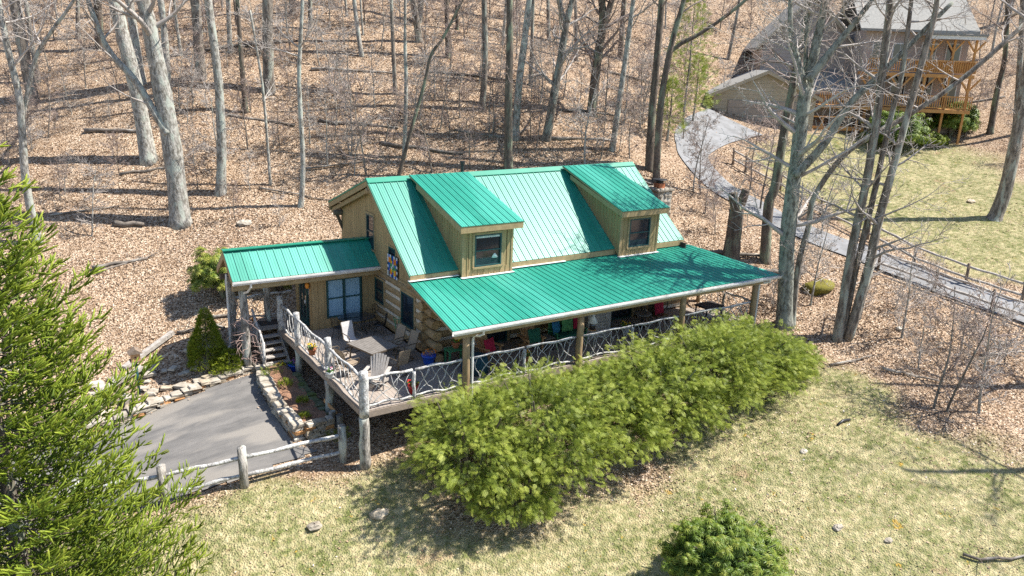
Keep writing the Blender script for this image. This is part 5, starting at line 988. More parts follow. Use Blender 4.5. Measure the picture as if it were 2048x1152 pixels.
stone_wall('mossy stone edging on the deck side of the planting bed', [(-.15,6.4,-1.3),(-.2,5.2,-1.45),(-.12,4.2,-1.55),(-.05,3.0,-1.72)], .22, .3, .34, .13, cap='stone_mossy', m='stone_mossy')
bd = MB(); g_ = 14
pol = [(-1.2,7.0),(-1.22,5.0),(-1.18,2.6),(-.25,2.6),(-.3,4.4),(-.3,6.3),(-.5,7.2)]
X, Y = np.meshgrid(np.arange(-1.25,-.1,.1), np.arange(2.5,7.3,.1)); sd = poly_sd(X, Y, pol); idx = {}
def _v(i, j):
    if (i,j) not in idx: idx[i,j] = len(bd.v); bd.v.append((X[i,j], Y[i,j], hz(X[i,j], Y[i,j])+.34+.05*math.sin(X[i,j]*9)*math.cos(Y[i,j]*7)))
    return idx[i,j]
for i in range(X.shape[0]-1):
    for j in range(X.shape[1]-1):
        if sd[i,j] > -.12 and sd[i+1,j+1] > -.12: bd.f.append((_v(i,j),_v(i,j+1),_v(i+1,j+1),_v(i+1,j)))
mat('mulch', (.36,.20,.12), (.13,.07,.045), rough=1, scale=18, bump=.9, bscale=30)
tag(link('planting_bed_soil', bd.mesh('planting_bed_soil', 'mulch', True)), kind='structure')
# flagstone patio at the foot of the stairs
for k in range(9):
    x, y = -.95+.42*(k%3)+random.uniform(-.05,.05), 7.15+.27*(k//3); 
    o = stone((x, y, hz(x,y)+.03), (.4,.26,.08), random.uniform(-.1,.1), m='stone_pale', name='paving_stone'); tag(o, 'flat pale paving stone at the foot of the entry stairs', 'paving stone', 'paving stones at the foot of the stairs')
# two short log stumps at the near end of the bed edging
for i, (x, y, h) in enumerate(((-.02,2.75,.62),(.18,2.6,.5))):
    z = hz(x,y)-.05; mb = MB(); mb.tube([(x,y,z),(x,y,z+h)], [.13,.12], 12, jit=.04)
    tag(link('log_stump', mb.mesh('log_stump','grey_bark',False)), ('taller' if i == 0 else 'shorter')+' cut log stump standing at the near end of the planting bed', 'stump')
# fieldstones strewn on the bank above the driveway wall
rocks = []
for k in range(64):
    u = random.random(); x = -2.2-u*5.6; y = 7.95+random.random()**1.3*2.1-.1*u; s = random.uniform(.14,.42)
    rocks.append((x, y, s))
for i, (x, y, s) in enumerate(rocks):
    o = stone((x, y, hz(x,y)+s*.12), (s*1.25, s*.9, s*.26), random.random()*3, .25, name='fieldstone', m=random.choice(('stone','stone_pale','stone_pale')))
    tag(o, 'pale flat fieldstone lying on the bank above the driveway wall', 'rock', 'fieldstones on the bank')
for i, (x, y, s, lb) in enumerate([(1.11,17.52,.7,'pale boulder on the leafy slope above the entry roof'), (-2.2,-1.5,.42,'pale grey boulder in the lawn below the fence'), (-.35,-2.0,.55,'grey boulder in the hedge shadow on the lawn'), (13.0,-6.9,.3,'small pale rock on the lawn right of the hedge'),(11.2,-9.6,.36,'flat white rock on the lower right lawn'),(12.1,-10.7,.26,'small white rock near the bottom right of the lawn'),(23.5,.9,.5,'grey rock beside the mossy hump right of the porch'),(24.1,-3.4,.35,'dark rock on the leafy bank right of the three-stemmed tree'),(41.8,3.2,.6,'dark boulder on the neighbour lawn by the leaning tree')]):
    mb = MB(); mb.blob((x, y, hz(x,y)+s*.05), s*.5, .2, 11, 7, (1.1,.75,.5)); o = link('boulder', mb.mesh('boulder', 'stone_pale' if 'pale' in lb or 'white' in lb else 'stone', False)); tag(o, lb, 'rock')
hum = MB(); hum.blob((23.6,.55,hz(23.6,.55)+.05), .7, .2, 12, 7, (1.4,.8,.55)); tag(link('mossy_hump', hum.mesh('mossy_hump','moss',True)), 'yellow mossy hump on the bank right of the porch', 'mossy hump')

# ---------------------------------------------------------------- rail fences
def rail_fence(label, posts, h, pr, rails, rr, m='bleached_wood', pm='grey_bark'):
    T = thing('rail_fence', label, 'fence', posts[0])
    for x, y, z in posts: mb = MB(); mb.tube([(x,y,z-.3),(x+.01,y,z+h*.4),(x-.01,y+.01,z+h)], [pr*1.08,pr,pr*.96], 11, jit=.05); part('post', mb, pm, T, True)
    for a, b_ in zip(posts[:-1], posts[1:]):
        for hr_ in rails: mb = MB(); mb.tube(crook(Vector(a)+Vector((0,0,h*hr_)), Vector(b_)+Vector((0,0,h*hr_)), .022, 8), [rr*random.uniform(.85,1.12) for _ in range(8)], 7, jit=.1); part('rail', mb, m, T, True)
    return T
FZ = [(x, y, z) for x, y, z in FENCE]
rail_fence('peeled log rail fence between the driveway and the front lawn', FZ, 1.32, .135, (.28,.74), .065)
mat('old_rail', (.48,.44,.39), (.29,.25,.21), rough=.9, scale=6, bump=.4); mat('old_post', (.24,.18,.13), (.15,.11,.08), rough=.95, scale=6, bump=.5)
rail_fence('split rail fence along the uphill side of the lane', FA, 1.1, .07, (.35,.85), .062, 'old_rail', 'old_post')
rail_fence('split rail fence along the downhill side of the lane', FB, 1.1, .07, (.35,.85), .062, 'old_rail', 'old_post')
# birdhouse on a pole
bx, by, bz_ = MISC['bird']
BH = thing('birdhouse', 'small wooden birdhouse on a dark pole above the driveway wall', 'birdhouse', (bx,by,bz_))
mb = MB(); mb.tube([(bx,by,bz_-.2),(bx,by,bz_+1.45)], .05, 10); part('pole', mb, 'frame_green', BH, True)
mb = MB(); mb.box(bx-.15,bx+.15,by-.15,by+.15,bz_+1.45,bz_+1.75); bb = part('box', mb, 'raw_wood', BH)
mb = MB(); mb.tube([(bx-.02,by-.152,bz_+1.6),(bx-.02,by-.146,bz_+1.6)], .035, 10); sub('entrance_hole', mb, 'metal_black', bb)
mb = MB(); mb.prism([(bx-.24,by-.22,bz_+1.74),(bx+.24,by-.22,bz_+1.74),(bx,by-.22,bz_+1.92)], (0,.44,0)); part('roof', mb, 'old_post', BH)
mb = MB(); mb.box(bx-.2,bx+.2,by-.2,by+.2,bz_+1.42,bz_+1.45); part('base', mb, 'old_post', BH)
# old timbers lying on the bank
for i, (p, q) in enumerate((((-5.6,10.2),(-3.6,11.2)), ((-6.8,9.2),(-5.0,9.9)))):
    mb = MB(); a = Vector((*p, hz(*p)+.12)); b_ = Vector((*q, hz(*q)+.14)); mb.beam(a, b_, .22, .14); tag(link('old_timber', mb.mesh('old_timber','old_rail')), ('upper' if i == 0 else 'lower')+' weathered timber lying on the bank by the birdhouse', 'timber')
gp = thing('granite_post', 'small white pointed stone marker on the driveway bank', 'stone marker', (-5.75,8.3,hz(-5.75,8.3)))
x, y, z = -5.75, 8.3, hz(-5.75,8.3); mb = MB(); mb.box(x-.14,x+.14,y-.14,y+.14,z-.1,z+.28); part('block', mb, 'stone_pale', gp); mb = MB(); mb.hexa([(x-.16,y-.16,z+.28),(x+.16,y-.16,z+.28),(x+.16,y+.16,z+.28),(x-.16,y+.16,z+.28),(x-.02,y-.02,z+.42),(x+.02,y-.02,z+.42),(x+.02,y+.02,z+.42),(x-.02,y+.02,z+.42)]); part('cap', mb, 'stone_pale', gp)
sx, sy, sz = MISC['sign']
sg = thing('garden_sign', 'leaning mossy board sign at the foot of the vine-wrapped post', 'sign', (sx,sy,sz)); mb = MB(); mb.hexa([(sx-.3,sy-.35,sz+.25),(sx+.1,sy-.55,sz+.05),(sx+.12,sy-.52,sz+.05),(sx-.28,sy-.32,sz+.25),(sx-.28,sy-.2,sz+.72),(sx+.12,sy-.4,sz+.5),(sx+.14,sy-.37,sz+.5),(sx-.26,sy-.17,sz+.72)]); part('board', mb, 'moss', sg); mb = MB(); mb.tube([(sx-.1,sy-.3,sz-.2),(sx-.08,sy-.25,sz+.4)], .025, 6); part('stake', mb, 'old_post', sg)
# black plastic drain pipe and garden hose end on the lawn
x, y = 15.6, -6.6; mb = MB(); mb.tube([(x-.35,y,hz(x-.35,y)+.04),(x,y+.05,hz(x,y)+.08),(x+.35,y,hz(x+.35,y)+.04)], .05, 8); tag(link('drain_pipe', mb.mesh('drain_pipe','metal_black',True)), 'short black drain pipe lying on the right lawn', 'pipe')

# ---------------------------------------------------------------- the neighbour's house
nb_o = Vector((46.5, 14.6, 6.35)); fu = Vector((CR.x, CR.y, 0)).normalized(); fv = Vector((CF.x, CF.y, 0)).normalized()
ang = math.radians(-8); fu, fv = Matrix.Rotation(ang, 3, 'Z')@fu, Matrix.Rotation(ang, 3, 'Z')@fv
NB = thing('neighbour_house', 'two-storey tan neighbour house with grey roofs and orange timber decks', 'house', nb_o)
WO = 0.
def W3(u, v, h): return nb_o+fu*u+fv*v+Vector((0,0,h+WO))
def nbox(mb, u0, u1, v0, v1, h0, h1): return mb.hexa([W3(u0,v0,h0),W3(u1,v0,h0),W3(u1,v1,h0),W3(u0,v1,h0),W3(u0,v0,h1),W3(u1,v0,h1),W3(u1,v1,h1),W3(u0,v1,h1)])
def np_(n, m, *b): 
    mb = MB(); nbox(mb, *b); return part(n, mb, m, NB)
def gable_block(u0, u1, v0, v1, h0, he, hp, wall, over=.4, lap=.28):
    um = (u0+u1)/2; mb = MB(); mb.prism([W3(u0,v0,h0),W3(u1,v0,h0),W3(u1,v0,he),W3(um,v0,hp),W3(u0,v0,he)], fv*(v1-v0)); Wl = part('wall', mb, wall, NB)
    h = h0+.1
    while h < hp-.2:                                           # clapboards on the front
        k = 0 if h < he else (h-he)/(hp-he)*(u1-u0)/2
        mb = MB(); mb.hexa([W3(u0+k,v0-.035,h),W3(u1-k,v0-.035,h),W3(u1-k,v0,h),W3(u0+k,v0,h),W3(u0+k,v0-.012,h+lap-.01),W3(u1-k,v0-.012,h+lap-.01),W3(u1-k,v0,h+lap-.01),W3(u0+k,v0,h+lap-.01)]); sub('siding_board', mb, wall, Wl); h += lap
    s = (hp-he)/(um-u0)
    for a, b_, si in ((u0-over, um, 1), (u1+over, um, -1)):
        mb = MB(); h_e = he-over*s; mb.hexa([W3(a,v0-over,h_e+.02),W3(b_,v0-over,hp+.02),W3(b_,v1+over,hp+.02),W3(a,v1+over,h_e+.02),W3(a,v0-over,h_e+.2),W3(b_,v0-over,hp+.2),W3(b_,v1+over,hp+.2),W3(a,v1+over,h_e+.2)]); part('roof', mb, 'shingle_grey', NB)
        mb = MB(); mb.hexa([W3(a,v0-over-.04,h_e-.06),W3(b_,v0-over-.04,hp-.06),W3(b_,v0-over,hp-.06),W3(a,v0-over,h_e-.06),W3(a,v0-over-.04,h_e+.19),W3(b_,v0-over-.04,hp+.19),W3(b_,v0-over,hp+.19),W3(a,v0-over,h_e+.19)]); part('barge_board', mb, 'siding_tan', NB)
    return Wl
# garage in front, tall gable behind it, deck wing to the right
gw = gable_block(-11.2,-3.7,-1.0,6,-.3,2.5,4.2,'siding_tan')
mb = MB(); nbox(mb,-10.1,-4.8,-1.09,-1.03,0,2.15); gd = part('garage_door', mb, 'garage_door', NB)
for k in range(4): mb = MB(); nbox(mb,-10.05,-4.85,-1.12,-1.09,.05+k*.53,.53+k*.53); sub('door_panel', mb, 'garage_door', gd)
WO = 1.0
mw = gable_block(-6.9,.2,6.6,15,-1.2,5.6,9.3,'siding_mauve',.6)
WO = .4
mb = MB(); mb.hexa([W3(-4.4,1.5,2.35),W3(0,1.5,2.35),W3(0,6.5,4.1),W3(-4.4,6.5,4.1),W3(-4.4,1.5,2.5),W3(0,1.5,2.5),W3(0,6.5,4.25),W3(-4.4,6.5,4.25)]); part('roof', mb, 'shingle_grey', NB)
np_('wall','siding_mauve',-4.2,-.1,2.2,6.5,-.5,2.6)
for u in (-1.2,): np_('window','glass_dark',u,u+.9,2.14,2.19,.9,2.1)
WO = 1.5
np_('wall','siding_mauve',.2,7.8,3.0,12,-3.2,6.2)
# deck-wing roof: two slopes with the ridge along u
for v0, v1, h0, h1 in ((2.4,7.5,6.1,9.4),(12.6,7.5,6.1,9.4)):
    mb = MB(); mb.hexa([W3(-.4,v0,h0),W3(8.2,v0,h0),W3(8.2,v1,h1),W3(-.4,v1,h1),W3(-.4,v0,h0+.18),W3(8.2,v0,h0+.18),W3(8.2,v1,h1+.18),W3(-.4,v1,h1+.18)]); part('roof', mb, 'shingle_grey', NB)
mb = MB(); mb.prism([W3(7.8,3.0,6.2),W3(7.8,12,6.2),W3(7.8,7.5,9.3)], fu*-.1); part('wall', mb, 'siding_tan', NB)
for u, h0, h1 in ((.8,3.3,5.4),(2.3,3.9,5.3),(4.4,3.3,5.4),(6.2,3.3,5.4),(2.6,.9,2.9),(4.6,.7,2.9),(6.4,.7,2.9)):
    mb = MB(); nbox(mb,u,u+1.1,2.94,2.99,h0,h1); Wn = part('window', mb, 'white_paint', NB)
    mb = MB(); nbox(mb,u+.08,u+.52,2.91,2.94,h0+.08,h1-.08); sub('pane', mb, 'glass_dark', Wn); mb = MB(); nbox(mb,u+.58,u+1.02,2.91,2.94,h0+.08,h1-.08); sub('pane', mb, 'glass_dark', Wn)
for h, u0, u1, v0 in ((3.1,.0,7.7,.6),(.55,-3.2,7.7,.2)):
    mb = MB(); nbox(mb,u0,u1,v0,3.0,h-.25,h); Dn = part('deck', mb, 'orange_wood', NB)
    mb = MB(); nbox(mb,u0,u1,v0,v0+.08,h+.92,h+1.0); sub('top_rail', mb, 'orange_wood', Dn)
    mb = MB(); nbox(mb,u0,u1,v0,v0+.05,h+.1,h+.16); sub('bottom_rail', mb, 'orange_wood', Dn)
    u = u0
    while u < u1:
        mb = MB(); nbox(mb,u,u+.05,v0+.01,v0+.06,h+.1,h+.95); sub('baluster', mb, 'orange_wood', Dn); u += .16
    if h > 2:
        mb = MB(); nbox(mb,3.4,7.7,v0+.09,v0+.12,h+.12,h+.9); sub('solid_panel', mb, 'orange_wood', Dn)
for u in (.3,2.5,4.2,5.9,7.4):
    np_('deck_post','orange_wood',u,u+.16,.7,.86,-3.4,2.9)
    for s in (-1,1): mb = MB(); mb.beam(W3(u+.08,.78,1.9), W3(u+.08+s*.75,.78,2.85), .1, .12); part('knee_brace', mb, 'orange_wood', NB)
for u in (4.4,5.9,7.4):
    np_('porch_post','orange_wood',u,u+.14,.75,.89,3.1,5.6)
    for s in (-1,1): mb = MB(); mb.beam(W3(u+.07,.82,4.7), W3(u+.07+s*.6,.82,5.5), .09, .1); part('knee_brace', mb, 'orange_wood', NB)
np_('porch_fascia','white_paint',4.1,7.9,.4,.6,5.6,5.85); np_('porch_roof','shingle_grey',4.0,8.0,.3,3.2,5.86,6.0)
WO = .4
# ramp rail along the garage side
for k in range(4): np_('ramp_post','orange_wood',-4.2+k*1.25,-4.06+k*1.25,-.4,-.26,-.6,.75-.05*k)
mb = MB(); mb.beam(W3(-4.2,-.33,.75), W3(.2,-.33,.85), .07, .09); part('ramp_rail', mb, 'orange_wood', NB); mb = MB(); mb.beam(W3(-4.2,-.33,-.1), W3(.2,-.33,0), .06, .3); part('ramp_rail', mb, 'orange_wood', NB)

# ---------------------------------------------------------------- bare trees
def rv(s=1.): return Vector((random.gauss(0,s), random.gauss(0,s), random.gauss(0,s)))
def limb(mb, p, d, L_, r, lev, maxlev, up=.25, n=None, tw=None, kids=None, rmin=.0085):
    """one branch and everything that grows on it"""
    n = n or max(3, min(8, int(L_/.5)+2)); pts = [Vector(p)]; d = Vector(d).normalized(); dirs = [d.copy()]; rad = [r]
    for k in range(n):
        d = (d+rv(.11)+Vector((0,0,up*.14))).normalized(); pts.append(pts[-1]+d*(L_/n)); dirs.append(d.copy()); rad.append(max(r*(1-.86*(k+1)/n), rmin))
    sides = 6 if r > .06 else (4 if r > .018 else 3)
    mb.tube(pts, rad, sides, caps=False)
    if lev >= maxlev: return
    kn = kids or (6, 5, 5, 4)[min(lev, 3)]
    for k in range(kn):
        t = (k+random.random())/kn*.8+.18; i = min(int(t*n), n-1); f = t*n-i
        q = pts[i].lerp(pts[i+1], f); dd = dirs[i]; side = rv().cross(dd)
        if side.length < 1e-4: continue
        nd = (dd*random.uniform(.45,.95)+side.normalized()*random.uniform(.5,.95)).normalized()
        limb(mb, q, nd, L_*random.uniform(.34,.58)*(1-.35*t), max(rad[i]*random.uniform(.42,.62), rmin), lev+1, maxlev, up)
BM = {'green': 'bark_green', 'lichen': 'bark_lichen', 'mid': 'bark_mid', 'dark': 'bark_dark'}
def stem_mesh(pts, r, taper, flare=False, sides=12, seg=5):
    P_ = spline(pts, seg); n = len(P_); mb = MB(); rr = []
    P_ = [Vector((p.x, p.y, p.z)) for p in P_]
    for k in range(n):
        t = k/(n-1); q = r*(1-(1-taper)*t)
        if flare: h = P_[k].z-P_[0].z; q *= 1+.55*math.exp(-h/.35)
        rr.append(q*random.uniform(.97,1.03))
    mb.tube(P_, rr, sides, jit=.05); return mb, P_, rr
def extend(pts, top):
    """carry a stem on above the picture, curving back to upright, to a total height"""
    P_ = [Vector(p) for p in pts]; d = (P_[-1]-P_[-2]).normalized()
    while P_[-1].z < top and len(P_) < 40:
        d = (d+Vector((random.gauss(0,.05), random.gauss(0,.05), .22))).normalized(); P_.append(P_[-1]+d*2.0)
    return P_
def crown_on(mb, P_, rr, z0, n, L_, maxlev, pmin=.1):
    m_ = len(P_)
    cand = [k for k in range(1, m_-1) if P_[k].z > z0]
    if not cand: return
    for j in range(n):
        k = random.choice(cand); a = random.random()*6.28; d = Vector((math.cos(a), math.sin(a), random.uniform(.15,.9)))
        limb(mb, P_[k], d, L_*random.uniform(.6,1.15)*(1-.45*(k/m_)), max(rr[k]*random.uniform(.28,.5), .015), 0, maxlev)
TLAB = {}
for ti, T in enumerate(TREES):
    pts = T['pts']; r = T['r']; b0 = Vector(pts[0]); r = min(max(r, .05), .62)
    t = thing('bare_tree', T['tag'], 'tree', b0, group='bare deciduous trees')
    top = b0.z+(17 if r > .2 else 13 if r > .1 else 8)*random.uniform(.9,1.15)
    P0 = [b0-Vector((0,0,.35))]+[Vector(p) for p in pts[1:]]
    if not T['stems'] or len(T['stems']) == 1 or ti in (32,): P0 = extend(P0, top)
    mb, P_, rr = stem_mesh(P0, r, .28 if len(P0) > len(pts) else .7, True, 12 if r > .15 else 8)
    if ti == 30: T['style'] = 'green'
    bm = BM[T['style']]; part('trunk', mb, bm, t, True)
    cm = MB(); near = ti in (30, 31, 32, 33, 34)
    hgt = P_[-1].z-b0.z
    lv = 3 if r > .12 else 2
    crown_on(cm, P_, rr, b0.z+hgt*(.45 if not near else .38), 11 if r > .18 else 8, 5.2 if r > .18 else 3.0 if r > .09 else 1.7, 2 if r < .09 else 2)
    # thin shoots low on the trunk, as in the picture
    crown_on(cm, P_, [min(q, .05) for q in rr], b0.z+1.5, 7 if not near else 6, 1.9 if r > .1 else 1.2, 2)
    for sr, sp in T['stems']:
        SP = [Vector(p) for p in sp]
        SP = extend(SP, b0.z+random.uniform(13,17)) if SP[-1].z < b0.z+13 else SP
        mb, Q_, qr = stem_mesh(SP, sr*1.1, .42 if near else .3, False, 9); part('limb', mb, bm, t, True)
        crown_on(cm, Q_, qr, Q_[0].z+1.2, 10, 3.4, 2)
    c = part('crown', cm, 'twig_grey' if T['style'] != 'dark' else 'twig_brown', t, True)
# more of the wood farther up the slope and outside the frame to the right (it shades the slope and the lawn)
def wood_tree(seed, style):
    random.seed(seed); t = thing('wood_tree', '', 'tree', group='slim trees high in the woods'); P0 = [Vector((0,0,-.4))]; d = Vector((random.gauss(0,.04), random.gauss(0,.04), 1))
    for k in range(9): d = (d+Vector((random.gauss(0,.035), random.gauss(0,.035), .15))).normalized(); P0.append(P0[-1]+d*1.7)
    mb, P_, rr = stem_mesh(P0, .15, .25, True, 9, 3); lpart('trunk', mb, BM[style], t, True); cm = MB()
    crown_on(cm, P_, rr, 6.5, 9, 3.4, 2); crown_on(cm, P_, [min(q, .04) for q in rr], 1.5, 9, 1.5, 2); lpart('crown', cm, 'twig_grey' if style != 'dark' else 'twig_brown', t, True); return t
wp = [wood_tree(500+k, st) for k, st in enumerate(('mid','dark','lichen','mid'))]; usedw = [False]*4; random.seed(31); WOOD = []; SAPO = []; FALL = []
for x, y, z, r in FOREST:
    k = random.randrange(4); o = wp[k] if not usedw[k] else copy_tree(wp[k]); usedw[k] = True
    o.location = (x, y, z); o.rotation_euler = (random.gauss(0,.03), random.gauss(0,.03), random.random()*6.28); q = max(r/.15, .55); o.scale = (q, q, max(.8, min(1.25, q)))
    sd = 'in the woods at the upper right beyond the neighbour house' if x > 45 else ('high on the wooded slope behind the cabin' if x > 6 else 'high on the wooded slope at the upper left')
    o['group'] = 'slim bare trees '+sd; WOOD.append(o)
# slim saplings: a few grown once, copied
def sapling(seed, hgt=4.):
    random.seed(seed); t = thing('sapling', '', 'sapling', group='leafless saplings on the slope')
    pts = [Vector((0,0,-.15))]; d = Vector((random.gauss(0,.06), random.gauss(0,.06), 1))
    for k in range(8): d = (d+Vector((random.gauss(0,.07), random.gauss(0,.07), .12))).normalized(); pts.append(pts[-1]+d*hgt/8)
    mb = MB(); rr = [.05*(1-.8*k/8) for k in range(9)]; mb.tube(pts, rr, 6, caps=False); lpart('trunk', mb, 'bark_lichen' if seed % 2 else 'bark_mid', t, True)
    cm = MB(); S_ = spline(pts, 3); R2 = [.05*(1-.8*k/(len(S_)-1)) for k in range(len(S_))]
    for j in range(24):
        k = random.randrange(3, len(S_)-1); a = random.random()*6.28; limb(cm, S_[k], Vector((math.cos(a), math.sin(a), random.uniform(.2,.9))), random.uniform(.5,1.5)*hgt/4, max(R2[k]*.5, .010), 1, 3, kids=5)
    lpart('crown', cm, 'twig_grey' if seed % 2 else 'twig_brown', t, True); return t
protos = [sapling(100+k) for k in range(6)]; used = [False]*6
random.seed(21)
for i, (x, y, z, h) in enumerate(SAPL+BRUSH):
    k = random.randrange(6); o = protos[k] if not used[k] else copy_tree(protos[k]); used[k] = True
    place(o, (x, y, z), random.random()*6.28, sc=h/4*random.uniform(.9,1.1))
    o.rotation_euler = (random.gauss(0,.06), random.gauss(0,.06), random.random()*6.28)
    side = 'on the leafy bank at the lower right' if (x > 18 and y < 3) else ('between the cabin and the lane' if x > 20 and y < 16 and x < 33 else ('in the woods round the neighbour house' if x > 33 else ('on the slope behind the cabin' if x > 4 else 'on the leafy slope left of the cabin')))
    o['group'] = 'saplings '+side; SAPO.append(o)
# bare trees just past the right edge, whose branch shadows lie across the lower right lawn
for i, (x, y, r, lb) in enumerate(((24.5,-14.2,.26,'bare tree past the right edge that shades the lower right lawn'),(28.5,-11.0,.30,'bare tree past the right edge that shades the leafy bank'),(21.5,-18.5,.22,'bare tree past the right edge that shades the bottom right corner'))):
    random.seed(700+i); b0 = Vector((x, y, hz(x,y))); t = thing('bare_tree', lb, 'tree', b0, group='bare deciduous trees'); P0 = extend([b0-Vector((0,0,.3)), b0+Vector((.1,0,2.5)), b0+Vector((.3,.1,5))], b0.z+15)
    mb, P_, rr = stem_mesh(P0, r, .25, True, 11); part('trunk', mb, 'bark_mid', t, True); cm = MB(); crown_on(cm, P_, rr, b0.z+4.5, 13, 5.0, 2); part('crown', cm, 'twig_grey', t, True)
random.seed(22)
# broken-topped snag behind the porch end
sx, sy, sz = MISC['stump']; sn = thing('snag', 'thick dead trunk broken off into two stubs beyond the porch end', 'dead tree', (sx,sy,sz))
mb, P_, rr = stem_mesh([(sx,sy,sz-.3),(sx+.05,sy,sz+1.2),(sx+.1,sy+.05,sz+2.4)], .40, .92, True, 14); part('trunk', mb, 'bark_dark', sn, True)
mb, _, _ = stem_mesh([(sx+.05,sy,sz+2.3),(sx-.2,sy,sz+2.8),(sx-.3,sy+.1,sz+3.3)], .26, .85, False, 10); part('stub', mb, 'bark_dark', sn, True)
mb, _, _ = stem_mesh([(sx+.12,sy,sz+2.3),(sx+.36,sy,sz+2.85),(sx+.5,sy-.05,sz+3.45)], .24, .85, False, 10); part('stub', mb, 'bark_dark', sn, True)
# fallen logs and branches
FL = [(-5.9,16.9,-3.5,16.6,.10),(-5.6,16.4,-3.2,16.9,.05),(-4.4,19.9,-3.2,19.5,.16),(2.0,27.5,6.0,24.5,.10),(-4.5,29,-1.5,27.2,.14),(-3.5,24.2,-.5,23.4,.09),(7.5,24.5,11.5,22,.10),(10,21,14,18.5,.12),(14.5,20.5,18,18.2,.10),(17,19,21,18.6,.08),(19.5,17.5,23.5,16,.12),(20,14,23,11.5,.07),(9,30,14,27.5,.10),(3,35,9,34,.12),(16,27,21,24,.10),(22,20,26,19,.08),(21.5,3.2,24.0,1.6,.16),(20.5,5.6,23,3.9,.14),(19.2,-3.6,21.2,-4.0,.05),(20.6,-4.9,21.6,-6.6,.07),(25,-6.5,28,-8,.05),(13.5,-12.2,15.6,-13.3,.05),(-2.5,11.6,-1.2,11.2,.09),(-3.4,11.2,-1.7,10.7,.07),(2.5,20,5.5,17.5,.05),(-7,22,-4,21.4,.05),(5,20.6,9,19.8,.06),(30,26,36,24,.1),(44,26,52,24,.12),(56,16,62,12,.12)]
for i, (x0,y0,x1,y1,r) in enumerate(FL):
    n = 6; pts = []
    for k in range(n): u = k/(n-1); x, y = x0+(x1-x0)*u+random.gauss(0,.06), y0+(y1-y0)*u+random.gauss(0,.06); pts.append((x, y, hz(x,y)+r*.75+random.uniform(0,.03)))
    mb = MB(); mb.tube(pts, [r*(1-.45*k/(n-1))*random.uniform(.92,1.08) for k in range(n)], 8, jit=.06)
    if r < .09:
        for j in range(4): k = random.randrange(1,n-1); limb(mb, pts[k], Vector((random.gauss(0,1),random.gauss(0,1),.35)), random.uniform(.4,1.0), r*.4, 2, 3)
    side = 'on the lower right bank and lawn' if y0 < 0 else ('beside the snag beyond the porch end' if x0 > 20 and y0 < 7 else ('near the neighbour house' if x0 > 28 else ('on the slope behind the cabin' if x0 > 5.5 else 'on the leafy slope left of the cabin')))
    o = tag(link('fallen_branch' if r <= .08 else 'fallen_log', mb.mesh('fallen_branch', 'dead_log', True)), 'x', 'log' if r > .08 else 'branch', 'fallen '+('logs ' if r > .08 else 'branches ')+side); FALL.append((o, Vector(pts[n//2])))

# labels of the look-alikes: told apart by the named tree they stand nearest to
SHORT = ['pale forked tree behind the spruce', 'stout left-edge trunk', 'slim left-edge trunk', 'mossy-footed dark trunk', 'leaning grey trunk', 'large pale forked tree', 'half-hidden grey trunk', 'slender pale trunk', 'straight upper-left trunk', 'pale trunk above the rhododendron', 'slim upper-left trunk', 'thin moss-speckled trunk', 'stout brown-grey trunk', 'very thin arching sapling', 'thin white-barked tree', 'slim top-edge trunk left of centre', 'straight pale trunk behind the ridge', 'dark bending tree', 'slim trunk behind the left dormer', 'medium trunk behind the ridge', 'dark mossy ridge-side trunk', 'greenish leaning trunk', 'slim brown trunk', 'forked flared-root tree', 'dark twin-topped trunk', 'pale trunk above the right dormer', 'dark trunk beside the chimney', 'dark crooked trunk', 'slim top-edge trunk right of centre', 'slim straight far trunk', 'big lichen-green tree', 'long sweeping trunk', 'three-stemmed tree', 'dark trunk behind the lichen-green tree', 'stout right-edge lawn trunk', 'thin dark neighbour-wood trunk', 'thin right-edge trunk', 'slim trunk behind the neighbour porch', 'slim trunk above the garage']
def pix(p):
    d = Vector(p)-CAMP; return d.dot(CR)/d.dot(CF), d.dot(CU)/d.dot(CF)
ANC = [(pix(T['pts'][0]), s_) for T, s_ in zip(TREES, SHORT)]
ORD = ['nearest', 'second nearest', 'third nearest', 'fourth nearest', 'fifth nearest', 'sixth nearest', 'seventh nearest', 'eighth nearest', 'ninth nearest', 'tenth nearest', 'eleventh nearest', 'twelfth nearest', 'thirteenth nearest', 'fourteenth nearest', 'fifteenth nearest', 'sixteenth nearest', 'seventeenth nearest', 'eighteenth nearest', 'nineteenth nearest', 'twentieth nearest', 'twenty-first nearest', 'twenty-second nearest', 'twenty-third nearest', 'twenty-fourth nearest']
def name_by_anchor(objs, noun):
    bins = {}
    for o, p in objs:
        u, v = pix(p); (au, av), s_ = min(ANC, key=lambda a: (a[0][0]-u)**2+(a[0][1]-v)**2)
        bins.setdefault((s_, 'left' if u < au else 'right'), []).append((math.hypot(au-u, av-v), o))
    for (s_, sd), L_ in bins.items():
        for k, (_, o) in enumerate(sorted(L_, key=lambda e: e[0])): o['label'] = '%s %s on the %s of the %s' % (noun, ORD[min(k, 23)], sd, s_)
name_by_anchor([(o, o.location) for o in SAPO], 'thin sapling'); name_by_anchor([(o, o.location) for o in WOOD], 'slim background tree')
name_by_anchor([f for f in FALL if f[0].name.startswith('fallen_log')], 'fallen log'); name_by_anchor([f for f in FALL if not f[0].name.startswith('fallen_log')], 'fallen branch')

